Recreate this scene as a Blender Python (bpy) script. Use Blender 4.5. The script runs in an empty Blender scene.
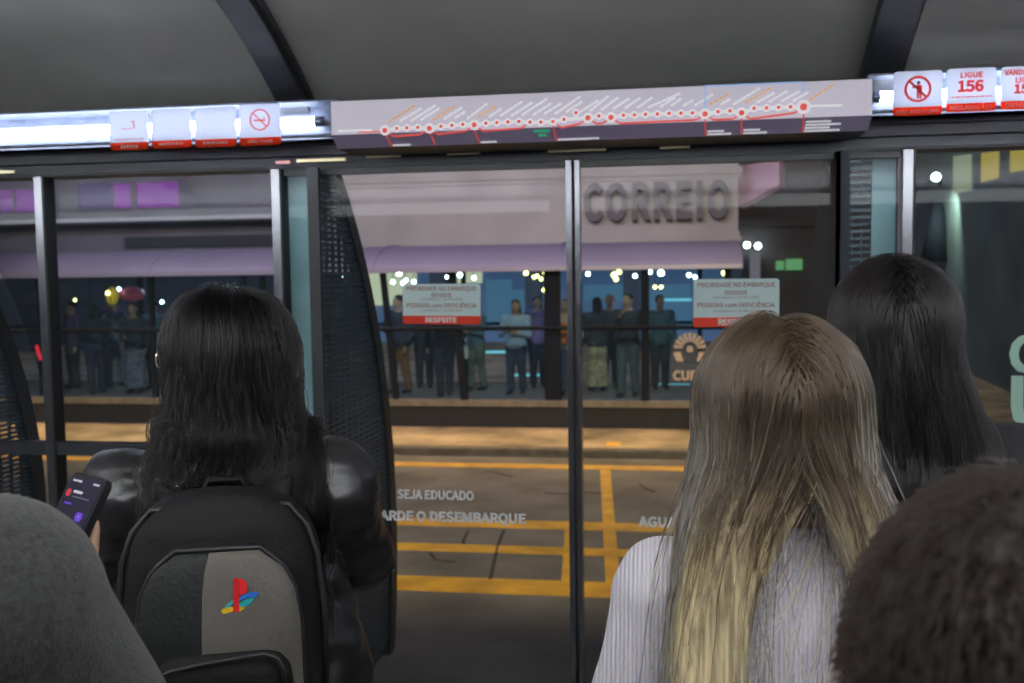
import bpy, bmesh, math, random
import numpy as np
from mathutils import Vector, Matrix, noise as mnoise

PI = math.pi
rng = np.random.default_rng(7)
random.seed(7)
scn = bpy.context.scene
COL = scn.collection

# ------------------------------------------------------------------ camera, world, exposure
CAM = Vector((0.0, 0.0, 1.65))
YAW, PITCH, ROLL = math.radians(9.0), math.radians(-4.0), math.radians(0.8)
FPX = 995.6
fwd = Vector((-math.sin(YAW) * math.cos(PITCH), math.cos(YAW) * math.cos(PITCH), math.sin(PITCH)))
rt0 = Vector((math.cos(YAW), math.sin(YAW), 0))
up0 = rt0.cross(fwd)
RT = rt0 * math.cos(ROLL) - up0 * math.sin(ROLL)
UP = up0 * math.cos(ROLL) + rt0 * math.sin(ROLL)
cam_d = bpy.data.cameras.new('camera')
cam = bpy.data.objects.new('camera', cam_d)
COL.objects.link(cam)
cam.matrix_world = Matrix(((RT.x, UP.x, -fwd.x, CAM.x), (RT.y, UP.y, -fwd.y, CAM.y), (RT.z, UP.z, -fwd.z, CAM.z), (0, 0, 0, 1)))
cam_d.sensor_width = 36.0
cam_d.lens = 35.0
cam_d.clip_start = 0.05
cam_d.clip_end = 300
cam_d.dof.use_dof = True
cam_d.dof.focus_distance = 1.4
cam_d.dof.aperture_fstop = 7.5
scn.camera = cam

scn.view_settings.view_transform = 'Standard'
scn.view_settings.look = 'None'
scn.view_settings.gamma = 1.0
scn.view_settings.use_curve_mapping = False
scn.view_settings.exposure = 0.0

world = bpy.data.worlds.new('night_sky')
scn.world = world
world.use_nodes = True
wbg = world.node_tree.nodes['Background']
wbg.inputs[0].default_value = (0.10, 0.09, 0.16, 1)
wbg.inputs[1].default_value = 0.17
scn.cycles.use_denoising = True
scn.cycles.max_bounces = 10
scn.cycles.transparent_max_bounces = 32
scn.cycles.caustics_reflective = False
scn.cycles.caustics_refractive = False


def lamp(name, kind, loc, energy, color, target=None, size=0.3, spot=None, size_y=None):
    d = bpy.data.lights.new(name, kind)
    d.energy = energy
    d.color = color
    if kind == 'AREA':
        d.size = size
        if size_y:
            d.shape = 'RECTANGLE'
            d.size_y = size_y
    else:
        d.shadow_soft_size = size
    if spot:
        d.spot_size = math.radians(spot)
        d.spot_blend = 0.6
    o = bpy.data.objects.new(name, d)
    COL.objects.link(o)
    o.location = loc
    if target is not None:
        o.rotation_euler = (Vector(target) - Vector(loc)).to_track_quat('-Z', 'Y').to_euler()
    return o


# street lamp behind our station, added road fill, unseen pavement, facade and roof lights
lamp('street_lamp_behind', 'SPOT', (1.0, -9.0, 12.6), 16500, (1.0, 0.78, 0.50), (-1.5, 9.5, -0.95), 1.5, 95)
lamp('road_fill_light', 'SPOT', (-14.0, 8.5, 7.5), 1500, (1.0, 0.80, 0.55), (-1.0, 6.5, -0.95), 0.3, 55)  # unseen warm fill, added to lift the shadowed road
lamp('station_edge_lamps', 'AREA', (-6.0, 15.42, 1.55), 190, (1.0, 0.60, 0.22), (-6.0, 14.2, -0.95), 16.0, None, 0.08).data.spread = math.radians(95)
lamp('facade_light', 'AREA', (-4.0, 21.0, 7.0), 440, (0.88, 0.80, 1.0), (-4.0, 30.0, 3.6), 10.0, None, 1.0)
lamp('facade_light_left', 'AREA', (-19.0, 20.5, 7.0), 270, (0.72, 0.74, 1.0), (-19.0, 30.0, 3.6), 12.0, None, 1.0)  # added fill that brightens the left facade
lamp('roof_glow', 'AREA', (-5.5, 13.0, 6.5), 240, (0.66, 0.48, 1.0), (-5.5, 16.3, 1.7), 13.0, None, 0.6)


# ------------------------------------------------------------------ pixel helper (plane measurements taken from the photograph)
def ray(px, py):
    return RT * ((px - 512) / FPX) - UP * ((py - 341.5) / FPX) + fwd


def at(px, py, Y):
    d = ray(px, py)
    return CAM + d * (Y / d.y)


def atz(px, py, Z):
    d = ray(px, py)
    return CAM + d * ((Z - CAM.z) / d.z)


# ------------------------------------------------------------------ materials
def newmat(name):
    m = bpy.data.materials.new(name)
    m.use_nodes = True
    nt = m.node_tree
    nt.nodes.clear()
    out = nt.nodes.new('ShaderNodeOutputMaterial')
    return m, nt, out


def mat(name, col, rough=0.6, metal=0.0, emit=None, var=0.0, vscale=6.0, bump=0.0, bscale=60.0, sheen=0.0, coat=0.0, spec=0.5, stretch=None):
    m, nt, out = newmat(name)
    b = nt.nodes.new('ShaderNodeBsdfPrincipled')
    nt.links.new(b.outputs[0], out.inputs[0])
    b.inputs['Base Color'].default_value = (*col, 1)
    b.inputs['Roughness'].default_value = rough
    b.inputs['Metallic'].default_value = metal
    b.inputs['Specular IOR Level'].default_value = spec
    b.inputs['Sheen Weight'].default_value = sheen
    b.inputs['Coat Weight'].default_value = coat
    if emit:
        b.inputs['Emission Color'].default_value = (*emit[0], 1)
        b.inputs['Emission Strength'].default_value = emit[1]
    tc = None
    if var or bump:
        tc = nt.nodes.new('ShaderNodeTexCoord')
        mp = nt.nodes.new('ShaderNodeMapping')
        nt.links.new(tc.outputs['Object'], mp.inputs[0])
        if stretch:
            mp.inputs['Scale'].default_value = stretch
    if var:
        n = nt.nodes.new('ShaderNodeTexNoise')
        n.inputs['Scale'].default_value = vscale
        n.inputs['Detail'].default_value = 5
        nt.links.new(mp.outputs[0], n.inputs['Vector'])
        r = nt.nodes.new('ShaderNodeValToRGB')
        r.color_ramp.elements[0].position = 0.3
        r.color_ramp.elements[1].position = 0.7
        r.color_ramp.elements[0].color = (*[max(0, c * (1 - var)) for c in col], 1)
        r.color_ramp.elements[1].color = (*[min(1, c * (1 + var)) for c in col], 1)
        nt.links.new(n.outputs['Fac'], r.inputs[0])
        nt.links.new(r.outputs[0], b.inputs['Base Color'])
    if bump:
        n2 = nt.nodes.new('ShaderNodeTexNoise')
        n2.inputs['Scale'].default_value = bscale
        n2.inputs['Detail'].default_value = 4
        nt.links.new(mp.outputs[0], n2.inputs['Vector'])
        bp = nt.nodes.new('ShaderNodeBump')
        bp.inputs['Strength'].default_value = bump
        bp.inputs['Distance'].default_value = 0.01
        nt.links.new(n2.outputs['Fac'], bp.inputs['Height'])
        nt.links.new(bp.outputs[0], b.inputs['Normal'])
    return m


def glass_mat(name, tint=(0.93, 0.97, 0.97), veil=0.03, veil_col=(0.5, 0.6, 0.7), rough=0.0, ior=1.22):
    """Thin pane: clear, with a Fresnel mirror on it and a faint diffuse tint."""
    m, nt, out = newmat(name)
    t = nt.nodes.new('ShaderNodeBsdfTransparent')
    t.inputs[0].default_value = (*tint, 1)
    g = nt.nodes.new('ShaderNodeBsdfGlossy')
    g.inputs['Roughness'].default_value = rough
    lw = nt.nodes.new('ShaderNodeLayerWeight')
    lw.inputs[0].default_value = 0.5
    pw = nt.nodes.new('ShaderNodeMath')
    pw.operation = 'POWER'
    pw.inputs[1].default_value = 5.0
    nt.links.new(lw.outputs['Facing'], pw.inputs[0])
    f0 = ((ior - 1) / (ior + 1)) ** 2
    fr = nt.nodes.new('ShaderNodeMath')
    fr.operation = 'MULTIPLY_ADD'
    fr.inputs[1].default_value = 0.7
    fr.inputs[2].default_value = f0
    nt.links.new(pw.outputs[0], fr.inputs[0])
    mx = nt.nodes.new('ShaderNodeMixShader')
    nt.links.new(fr.outputs[0], mx.inputs[0])
    nt.links.new(t.outputs[0], mx.inputs[1])
    nt.links.new(g.outputs[0], mx.inputs[2])
    d = nt.nodes.new('ShaderNodeBsdfDiffuse')
    d.inputs[0].default_value = (*veil_col, 1)
    tc = nt.nodes.new('ShaderNodeTexCoord')
    n = nt.nodes.new('ShaderNodeTexNoise')
    n.inputs['Scale'].default_value = 2.5
    n.inputs['Detail'].default_value = 6
    nt.links.new(tc.outputs['Object'], n.inputs['Vector'])
    ml = nt.nodes.new('ShaderNodeMath')
    ml.operation = 'MULTIPLY'
    ml.inputs[1].default_value = veil * 2
    nt.links.new(n.outputs['Fac'], ml.inputs[0])
    m2 = nt.nodes.new('ShaderNodeMixShader')
    nt.links.new(ml.outputs[0], m2.inputs[0])
    nt.links.new(mx.outputs[0], m2.inputs[1])
    nt.links.new(d.outputs[0], m2.inputs[2])
    nt.links.new(m2.outputs[0], out.inputs[0])
    return m


def sheet_mat(name, col, trans=0.5):
    """Printed plastic sheet that lets light through from behind."""
    m, nt, out = newmat(name)
    d = nt.nodes.new('ShaderNodeBsdfDiffuse')
    d.inputs[0].default_value = (*col, 1)
    t = nt.nodes.new('ShaderNodeBsdfTranslucent')
    t.inputs[0].default_value = (*col, 1)
    mx = nt.nodes.new('ShaderNodeMixShader')
    mx.inputs[0].default_value = trans
    nt.links.new(d.outputs[0], mx.inputs[1])
    nt.links.new(t.outputs[0], mx.inputs[2])
    nt.links.new(mx.outputs[0], out.inputs[0])
    return m


def emit_mat(name, col, strength):
    m, nt, out = newmat(name)
    e = nt.nodes.new('ShaderNodeEmission')
    e.inputs[0].default_value = (*col, 1)
    e.inputs[1].default_value = strength
    nt.links.new(e.outputs[0], out.inputs[0])
    return m


def hair_mat(name, c0, c1=None, pos=(0.35, 0.6), rough=0.28, rr=0.35, var=0.35, ior=1.42):
    """Strand shader: colour runs from root to tip, each strand a little different."""
    m, nt, out = newmat(name)
    b = nt.nodes.new('ShaderNodeBsdfHairPrincipled')
    b.parametrization = 'COLOR'
    b.inputs['Roughness'].default_value = rough
    b.inputs['Radial Roughness'].default_value = rr
    b.inputs['Coat'].default_value = 0.0
    b.inputs['IOR'].default_value = ior
    b.inputs['Random Roughness'].default_value = 0.3
    hi = nt.nodes.new('ShaderNodeHairInfo')
    r = nt.nodes.new('ShaderNodeValToRGB')
    e = r.color_ramp.elements
    e[0].color = (*c0, 1)
    e[0].position = pos[0]
    e[1].color = (*(c1 or c0), 1)
    e[1].position = pos[1]
    ad = nt.nodes.new('ShaderNodeMath')
    ad.operation = 'MULTIPLY_ADD'
    ad.inputs[1].default_value = 0.30
    nt.links.new(hi.outputs['Random'], ad.inputs[0])
    sb = nt.nodes.new('ShaderNodeMath')
    sb.operation = 'SUBTRACT'
    sb.inputs[1].default_value = 0.15
    nt.links.new(hi.outputs['Intercept'], sb.inputs[0])
    nt.links.new(sb.outputs[0], ad.inputs[2])
    nt.links.new(ad.outputs[0], r.inputs[0])
    h = nt.nodes.new('ShaderNodeHueSaturation')
    at_ = nt.nodes.new('ShaderNodeAttribute')
    at_.attribute_name = 'lock'
    mr = nt.nodes.new('ShaderNodeMapRange')
    mr.inputs['To Min'].default_value = 1 - var
    mr.inputs['To Max'].default_value = 1 + var
    nt.links.new(at_.outputs['Fac'], mr.inputs[0])
    nt.links.new(mr.outputs[0], h.inputs['Value'])
    nt.links.new(r.outputs[0], h.inputs['Color'])
    nt.links.new(h.outputs[0], b.inputs['Color'])
    nt.links.new(b.outputs[0], out.inputs[0])
    return m


# ------------------------------------------------------------------ mesh builder
class MB:
    def __init__(s):
        s.v, s.f, s.m, s.sm = [], [], [], []

    def add(s, vs, fs, mi=0, smooth=False):
        o = len(s.v)
        s.v.extend([tuple(p) for p in vs])
        s.f.extend([tuple(i + o for i in f) for f in fs])
        s.m.extend([mi] * len(fs))
        s.sm.extend([smooth] * len(fs))
        return s

    def box(s, x0, x1, y0, y1, z0, z1, mi=0, bev=0.0):
        if bev <= 0:
            vs = [(x, y, z) for z in (z0, z1) for y in (y0, y1) for x in (x0, x1)]
            s.add(vs, [(0, 2, 3, 1), (4, 5, 7, 6), (0, 1, 5, 4), (2, 6, 7, 3), (0, 4, 6, 2), (1, 3, 7, 5)], mi)
        else:
            bm = bmesh.new()
            bmesh.ops.create_cube(bm, size=1)
            for v in bm.verts:
                v.co = Vector(((x0 + x1) / 2 + v.co.x * (x1 - x0), (y0 + y1) / 2 + v.co.y * (y1 - y0), (z0 + z1) / 2 + v.co.z * (z1 - z0)))
            bmesh.ops.bevel(bm, geom=bm.edges[:], offset=bev, segments=2, profile=0.5, affect='EDGES')
            s.frombm(bm, mi)
        return s

    def frombm(s, bm, mi=0, smooth=False, M=None):
        bm.verts.index_update()
        vs = [(M @ v.co) if M else v.co.copy() for v in bm.verts]
        s.add(vs, [[v.index for v in f.verts] for f in bm.faces], mi, smooth)
        bm.free()
        return s

    def prism(s, pts, d, mi=0, smooth=False):
        """polygon pts (3D, in one plane) extruded by vector d"""
        n = len(pts)
        d = Vector(d)
        vs = [Vector(p) for p in pts] + [Vector(p) + d for p in pts]
        fs = [tuple(range(n - 1, -1, -1)), tuple(range(n, 2 * n))] + [(i, (i + 1) % n, n + (i + 1) % n, n + i) for i in range(n)]
        return s.add(vs, fs, mi, smooth)

    def tube(s, pts, r, n=8, mi=0, caps=True, flat=1.0):
        pts = [Vector(p) for p in pts]
        k = len(pts)
        rs = r if hasattr(r, '__len__') else [r] * k
        t0 = (pts[1] - pts[0]).normalized()
        ref = Vector((0, 0, 1)) if abs(t0.z) < 0.9 else Vector((1, 0, 0))
        u = t0.cross(ref).normalized()
        vs = []
        for i, p in enumerate(pts):
            t = (pts[min(i + 1, k - 1)] - pts[max(i - 1, 0)]).normalized()
            u = (u - t * u.dot(t)).normalized()
            w = t.cross(u)
            for j in range(n):
                a = 2 * PI * j / n
                vs.append(p + (u * math.cos(a) + w * math.sin(a) * flat) * rs[i])
        fs = []
        for i in range(k - 1):
            for j in range(n):
                fs.append((i * n + j, i * n + (j + 1) % n, (i + 1) * n + (j + 1) % n, (i + 1) * n + j))
        if caps:
            fs.append(tuple(range(n - 1, -1, -1)))
            fs.append(tuple(range((k - 1) * n, k * n)))
        return s.add(vs, fs, mi, True)

    def ball(s, c, r, mi=0, seg=14, rings=8, M=None):
        r = r if hasattr(r, '__len__') else (r, r, r)
        bm = bmesh.new()
        bmesh.ops.create_uvsphere(bm, u_segments=seg, v_segments=rings, radius=1)
        T = Matrix.Translation(Vector(c)) @ (M.to_4x4() if M else Matrix.Identity(4)) @ Matrix.Diagonal((*r, 1))
        return s.frombm(bm, mi, True, T)

    def rrect(s, c, ux, uz, w, h, rad, th, mi=0, seg=5):
        """rounded plate, centre c, axes ux / uz, thickness th along ux x uz"""
        ux, uz = Vector(ux), Vector(uz)
        nrm = ux.cross(uz)
        pts = []
        for sx, sz, a0 in ((1, 1, 0), (-1, 1, PI / 2), (-1, -1, PI), (1, -1, 1.5 * PI)):
            for k in range(seg + 1):
                a = a0 + PI / 2 * k / seg
                pts.append(Vector(c) + ux * (sx * (w / 2 - rad) + math.cos(a) * rad) + uz * (sz * (h / 2 - rad) + math.sin(a) * rad))
        return s.prism([p - nrm * th / 2 for p in pts], nrm * th, mi)

    def text(s, body, c, ux, uz, size, mi=0, th=0.002, bold=0.0, align='CENTER', width=None, slant=0.0, space=1.0):
        ux, uz = Vector(ux), Vector(uz)
        nrm = ux.cross(uz)
        vs, fs = text_geo(body, min(0.022, 0.36 * bold / size) if size else 0, space)
        if not vs:
            return s
        xs = [v[0] for v in vs]
        w = max(xs) - min(xs)
        x0 = min(xs) + {'LEFT': 0, 'CENTER': w / 2, 'RIGHT': w}[align]
        kx = size if width is None else width / w
        c = Vector(c)
        return s.add([c + ux * ((x - x0 + slant * y) * kx) + uz * (y * size) + nrm * (z * th * 2) for x, y, z in vs], fs, mi)

    def build(s, name, mats, parent=None, **props):
        me = bpy.data.meshes.new(name)
        me.from_pydata([tuple(v) for v in s.v], [], s.f)
        for m in (mats if isinstance(mats, (list, tuple)) else [mats]):
            me.materials.append(m)
        me.polygons.foreach_set('material_index', s.m)
        me.polygons.foreach_set('use_smooth', s.sm)
        me.update()
        bm = bmesh.new()
        bm.from_mesh(me)
        bmesh.ops.recalc_face_normals(bm, faces=bm.faces)
        bm.to_mesh(me)
        bm.free()
        return link(name, me, parent, **props)


_tcache = {}
SANS = None
try:    # the plain sans that ships inside Blender; the built-in font serves if it is missing
    SANS = bpy.data.fonts.load(bpy.utils.system_resource('DATAFILES', path='fonts') + '/Noto Sans CJK Regular.woff2')
except Exception:
    SANS = None


def text_geo(body, off=0.0, space=1.0):
    key = (body, round(off, 4), space)
    if key not in _tcache:
        cu = bpy.data.curves.new('lettering_source', 'FONT')
        if SANS:
            cu.font = SANS
        cu.body = body
        cu.size = 1.0 / 0.73
        cu.space_character = space
        cu.offset = off
        cu.extrude = 0.5
        cu.resolution_u = 3
        o = bpy.data.objects.new('lettering_source', cu)
        COL.objects.link(o)
        me = bpy.data.meshes.new_from_object(o)
        if SANS and 'cap' not in _tcache and body != 'H':
            hv = text_geo('H')[0]
            _tcache['cap'] = max(v[1] for v in hv)
        k_ = 1.0 / _tcache.get('cap', 1.0) if body != 'H' else 1.0
        _tcache[key] = ([(v.co.x * k_, v.co.y * k_, v.co.z) for v in me.vertices], [tuple(p.vertices) for p in me.polygons])
        bpy.data.objects.remove(o)
        bpy.data.meshes.remove(me)
        bpy.data.curves.remove(cu)
    return _tcache[key]


def chain(o):
    M = Matrix.Identity(4)
    while o is not None:
        M = o.matrix_basis @ M
        o = o.parent
    return M


def link(name, data, parent=None, local=False, label=None, cat=None, group=None, kind=None):
    """world-space data; when it has a parent it is moved into the parent's space"""
    o = bpy.data.objects.new(name, data)
    COL.objects.link(o)
    if parent is not None:
        if not local:
            Mi = chain(parent).inverted()
            if hasattr(data, 'transform'):
                data.transform(Mi)
            else:
                o.matrix_basis = Mi
        o.parent = parent
    tag(o, label, cat, group, kind)
    return o


def tag(o, label=None, cat=None, group=None, kind=None):
    if label:
        o['label'] = label
    if cat:
        o['category'] = cat
    if group:
        o['group'] = group
    if kind:
        o['kind'] = kind
    return o


def thing(name, loc, label, cat, group=None, rz=0.0, kind=None):
    o = bpy.data.objects.new(name, None)
    COL.objects.link(o)
    o.location = loc
    o.rotation_euler = (0, 0, rz)
    o.empty_display_size = 0.1
    return tag(o, label, cat, group, kind)


X1, Z1 = Vector((1, 0, 0)), Vector((0, 0, 1))

# ------------------------------------------------------------------ palette
M_ceil = mat('ceiling_fibreglass', (0.40, 0.40, 0.385), 0.75, var=0.12, vscale=2.2, bump=0.1, bscale=30)
M_rib = mat('rib_paint', (0.035, 0.037, 0.045), 0.45, var=0.2, vscale=8)
M_dark = mat('dark_metal', (0.045, 0.05, 0.06), 0.4, var=0.15)
M_header = mat('header_paint', (0.065, 0.07, 0.082), 0.45, var=0.15, vscale=4)
M_alu = mat('brushed_aluminium', (0.24, 0.25, 0.28), 0.22, 0.85)
M_gasket = mat('black_rubber', (0.012, 0.013, 0.016), 0.6)
M_floor = mat('platform_floor', (0.10, 0.10, 0.10), 0.7, var=0.3, vscale=10)
M_glass = glass_mat('window_glass', veil=0.012, veil_col=(0.35, 0.45, 0.62))
M_glass2 = glass_mat('curved_glass', tint=(0.95, 0.98, 0.98), veil=0.008, veil_col=(0.35, 0.45, 0.62))
M_strip = glass_mat('reflection_tint_glass', tint=(0.62, 0.84, 0.86), veil=0.8, veil_col=(0.50, 0.72, 0.78), rough=0.2, ior=1.5)  # pale teal film stands in for light reflected in the pane
M_white = mat('white_vinyl', (0.95, 0.98, 0.98), 0.5, spec=0.2)
M_red = sheet_mat('red_print', (0.95, 0.12, 0.04), 0.6)
M_redtext = mat('red_ink', (0.62, 0.06, 0.05), 0.6)
M_redsoft = sheet_mat('soft_red_ink', (0.90, 0.16, 0.12), 0.8)
M_sheet = sheet_mat('white_translucent_plastic', (0.86, 0.87, 0.92), 0.6)
M_whitetext = sheet_mat('white_print', (0.95, 0.93, 0.93), 0.6)
M_sticker = mat('pale_blue_vinyl', (0.76, 0.95, 0.95), 0.45, spec=0.2)
M_redband = mat('red_vinyl', (0.80, 0.06, 0.03), 0.5, spec=0.2)
M_brownink = mat('brown_ink', (0.40, 0.20, 0.18), 0.6)


# ------------------------------------------------------------------ the tube: section ellipse
CY, CZ, AF, AB, BZ = 1.98, 0.55, 2.25, 2.75, 2.1


def sec(t, off=0.0):
    """t: 0 = front (street side) horizontal, PI/2 = top, PI = back"""
    a = (AF if math.cos(t) >= 0 else AB) + off
    return CY + a * math.cos(t), CZ + (BZ + off) * math.sin(t)


def sec_y(z):
    return CY + AF * math.sqrt(max(0, 1 - ((z - CZ) / BZ) ** 2))


def shell(t0, t1, n, x0, x1, th=0.03, mi=0, off=0.0, mb=None):
    mb = mb or MB()
    prof = [sec(t0 + (t1 - t0) * i / n, off) for i in range(n + 1)]
    outer = [sec(t0 + (t1 - t0) * i / n, off + th) for i in range(n + 1)]
    ring = prof + outer[::-1]
    k = len(ring)
    vs = [(x0, y, z) for y, z in ring] + [(x1, y, z) for y, z in ring]
    fs = []
    for i in range(n):
        fs += [(i, i + 1, k + i + 1, k + i)]
        j = n + 1 + i
        fs += [(j, j + 1, k + j + 1, k + j)]
        fs += [(i, k - 1 - i, k - 2 - i, i + 1), (k + i, k + i + 1, 2 * k - 2 - i, 2 * k - 1 - i)]
    fs += [(0, k, 2 * k - 1, k - 1), (n, n + 1, k + n + 1, k + n)]
    mb.add(vs, fs, mi, False)
    return mb


XL, XR = -7.0, 4.6
T_COVE = math.asin((2.215 - CZ) / BZ)          # front cove height
T_BACK = PI - math.asin((1.0 - CZ) / BZ)
c = shell(T_COVE, PI - T_COVE, 40, XL, XR)
c.sm = [True] * len(c.f)
c.build('ceiling', M_ceil, kind='structure')
shell(PI - T_COVE + 0.001, PI + 0.26, 20, XL, XR).build('wall_back', mat('back_wall_panel', (0.16, 0.165, 0.17), 0.5, var=0.15), kind='structure')
MB().box(XL, XR, -0.72, 3.45, -0.12, 0.0).build('floor', M_floor, kind='structure')
fnd = MB()
fnd.box(XL, XR, -0.4, 3.40, -0.95, -0.125)
fnd.build('wall_base', mat('station_base', (0.12, 0.12, 0.12), 0.8), kind='structure')
for nm, xa, xb in (('wall_left', XL - 0.06, XL), ('wall_right', XR, XR + 0.06)):
    pts = [(xa, *sec(-0.26 + (PI + 0.52) * i / 40, 0.02)) for i in range(41)]
    MB().prism(pts, (xb - xa, 0, 0)).build(nm, M_header, kind='structure')

# ceiling ribs (arches)
n_trim = [0]


def trim(mb, m, label=None):
    n_trim[0] += 1
    return mb.build('trim_%d' % n_trim[0], m, kind='structure')


for xr_, w_ in ((-1.255, 0.10), (0.645, 0.11), (-3.3, 0.10), (2.75, 0.10)):
    m = shell(T_COVE, PI - T_COVE, 36, xr_ - w_ / 2, xr_ + w_ / 2, 0.045, 0, -0.052)
    shell(T_COVE, PI - T_COVE, 36, xr_ + w_ / 2 - 0.004, xr_ + w_ / 2 + 0.014, 0.025, 0, -0.030, m)
    trim(m, M_rib)

# header over the doors: stepped beam, and pale strips put in for reflections along its lip
hd = MB()
hd.box(XL, XR, 3.375, 3.50, 2.022, 2.062)
hd.box(XL, XR, 3.36, 3.50, 2.066, 2.10)
hd.box(XL, XR, 3.335, 3.50, 2.10, 2.125)
hd.box(XL, XR, 3.40, 3.52, 2.125, 2.26)
hd.box(XL, XR, 3.365, 3.375, 2.03, 2.045)
trim(hd, M_header)
M_pale = mat('pale_reflection', (0.75, 0.66, 0.42), 0.35, 0.6)
M_pink = mat('pink_reflection', (0.65, 0.30, 0.28), 0.5)
tk = MB()
for xa, xb, y, mi in ((276, 290, 162.5, 1), (297, 346, 161, 0), (366, 401, 156.5, 0), (447, 480, 153.5, 0), (548, 606, 151, 0), (660, 690, 147.5, 0), (0, 15, 172, 0)):
    p, q = at(xa, y, 3.328), at(xb, y, 3.328)
    tk.box(p.x, q.x, 3.324, 3.334, p.z - 0.005, p.z + 0.005, mi)
trim(tk, [M_pale, M_pink])

# lower front kerb of the platform
trim(MB().box(XL, XR, 3.37, 3.43, 0.0, 0.06), M_dark)


# doors and windows in the front plane (Y = 3.40)
YD = 3.40


def post(mb, x, w, mi, z0=0.0, z1=2.022, y0=YD - 0.03, y1=YD + 0.03):
    mb.box(x - w / 2, x + w / 2, y0, y1, z0, z1, mi)


def pane(x0, x1, z0, z1, y=YD, th=0.008):
    return MB().box(x0, x1, y - th / 2, y + th / 2, z0, z1)


doors = []
for i, (xa, xb) in enumerate(((-1.345, -0.329), (-0.311, 0.735))):
    d = thing('door_%d' % (i + 1), ((xa + xb) / 2, YD, 0.0), None, None, kind='structure')
    fr = MB()
    fr.box(xa, xb, YD - 0.016, YD + 0.016, 0.06, 0.13, 1)
    fr.box(xa, xb, YD - 0.016, YD + 0.016, 2.0, 2.021, 1)
    if i == 0:
        post(fr, xb - 0.0045, 0.019, 0, 0.06, 2.021)
        post(fr, xb + 0.008, 0.006, 2, 0.06, 2.021, YD - 0.02, YD + 0.02)
    else:
        post(fr, xa + 0.006, 0.016, 0, 0.06, 2.021)
    fr.build('frame', [M_alu, M_dark, M_gasket], d)
    pane(xa + (0.0 if i == 0 else 0.015), xb - (0.015 if i == 0 else 0.0), 0.13, 2.0).build('glass_pane', M_glass, d)
    tx = MB()
    cxt = -0.81 if i == 0 else 0.205
    tx.text('AGUARDE O DESEMBARQUE', (cxt, YD - 0.007, 0.772), X1, Z1, 0.032, 0, 0.001, 0.0030, width=0.625)
    tx.text('SEJA EDUCADO', (cxt - 0.01, YD - 0.007, 0.851), X1, Z1, 0.030, 0, 0.001, 0.0016, width=0.278)
    tx.build('lettering', M_white, d)
    doors.append(d)

nwin = [0]


def window(x0, x1, posts, label=None, rail=True):
    nwin[0] += 1
    w = thing('window_%d' % nwin[0], ((x0 + x1) / 2, YD, 0.0), None, None, kind='structure')
    fr = MB()
    fr.box(x0, x1, YD - 0.02, YD + 0.02, 0.0, 0.08, 1)
    if rail:
        fr.box(x0, x1, YD - 0.025, YD + 0.02, 0.99, 1.035, 1)
        fr.box(x0, x1, YD - 0.03, YD - 0.02, 1.036, 1.044, 0)
    for px in posts:
        post(fr, px, 0.030, 0, y1=YD + 0.05)
        post(fr, px + 0.0195, 0.009, 2)
    fr.build('frame', [M_alu, M_dark, M_gasket], w)
    pane(x0, x1, 0.08, 2.02, YD + 0.012).build('glass_pane', M_glass, w)
    return w


window(-4.6, -2.305, [-2.289 - 1.3])
window(-2.27, -1.40, [-2.289, -1.372])
window(0.775, 3.0, [0.756, 2.0])
# fixed panes with the reflection painted in, beside the door opening
for xa, xb in ((-1.352, -1.262), (0.657, 0.732)):
    nwin[0] += 1
    MB().box(xa, xb, YD + 0.03, YD + 0.038, 0.05, 2.015).build('window_%d' % nwin[0], M_strip, kind='structure')


M_navy = mat('navy_jamb_paint', (0.012, 0.018, 0.030), 0.6)


# door jambs: perforated side wall of the door bay with a curved dark rim
def jamb(xj, face, y0=3.33, solid=False):
    zt = [2.02 - 2.02 * i / 30 for i in range(31)]
    rim = 0.085
    m = MB()
    outer = [(xj, sec_y(z) + 0.0, z) for z in zt]
    inner = [(xj, sec_y(z) - rim, z) for z in zt]
    for a, b, a2, b2 in zip(outer[:-1], outer[1:], inner[:-1], inner[1:]):
        m.prism([a, b, b2, a2], (face * 0.05, 0, 0))
    m.box(min(xj, xj + face * 0.04), max(xj, xj + face * 0.04), y0, y0 + 0.02, 0, 2.02)
    if solid:
        for a, b in zip(inner[:-1], inner[1:]):
            m.prism([a, b, (xj, y0, b[2]), (xj, y0, a[2])], (face * 0.012, 0, 0))
    trim(m, M_navy if solid else M_rib)
    if solid:
        return
    g = MB()
    z = 0.03
    while z < 2.01:
        ye = sec_y(z) - rim
        if ye > y0 + 0.04:
            g.box(min(xj + face * 0.01, xj + face * 0.03), max(xj + face * 0.01, xj + face * 0.03), y0 + 0.02, ye, z, z + 0.011)
        z += 0.021
    y = y0 + 0.05
    while y < 4.1:
        zz = CZ + BZ * math.sqrt(max(0, 1 - ((y + rim - CY) / AF) ** 2)) if y + rim > CY else 2.0
        zz = min(2.01, zz)
        if zz > 0.1:
            g.box(min(xj + face * 0.012, xj + face * 0.028), max(xj + face * 0.012, xj + face * 0.028), y, y + 0.005, 0.03, zz)
        y += 0.07
    trim(g, mat('louvre_metal', (0.10, 0.145, 0.20), 0.4, 0.3))


jamb(-1.20, -1)
jamb(0.53, 1, 3.33, True)
jamb(-2.90, -1)
jamb(2.28, 1)
# louvre strips filling the gap between jamb and fixed pane, facing the platform
for xa, xb in ((-1.262, -1.205), (0.535, 0.655)):
    g = MB()
    z = 0.06
    while z < 2.0:
        g.box(xa, xb, YD + 0.03, YD + 0.045, z, z + 0.010)
        z += 0.023
    for x in np.arange(xa, xb, 0.03):
        g.box(x, x + 0.003, YD + 0.032, YD + 0.043, 0.06, 2.0)
    trim(g, mat('louvre_strip_metal', (0.12, 0.15, 0.18), 0.4, 0.6))
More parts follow.
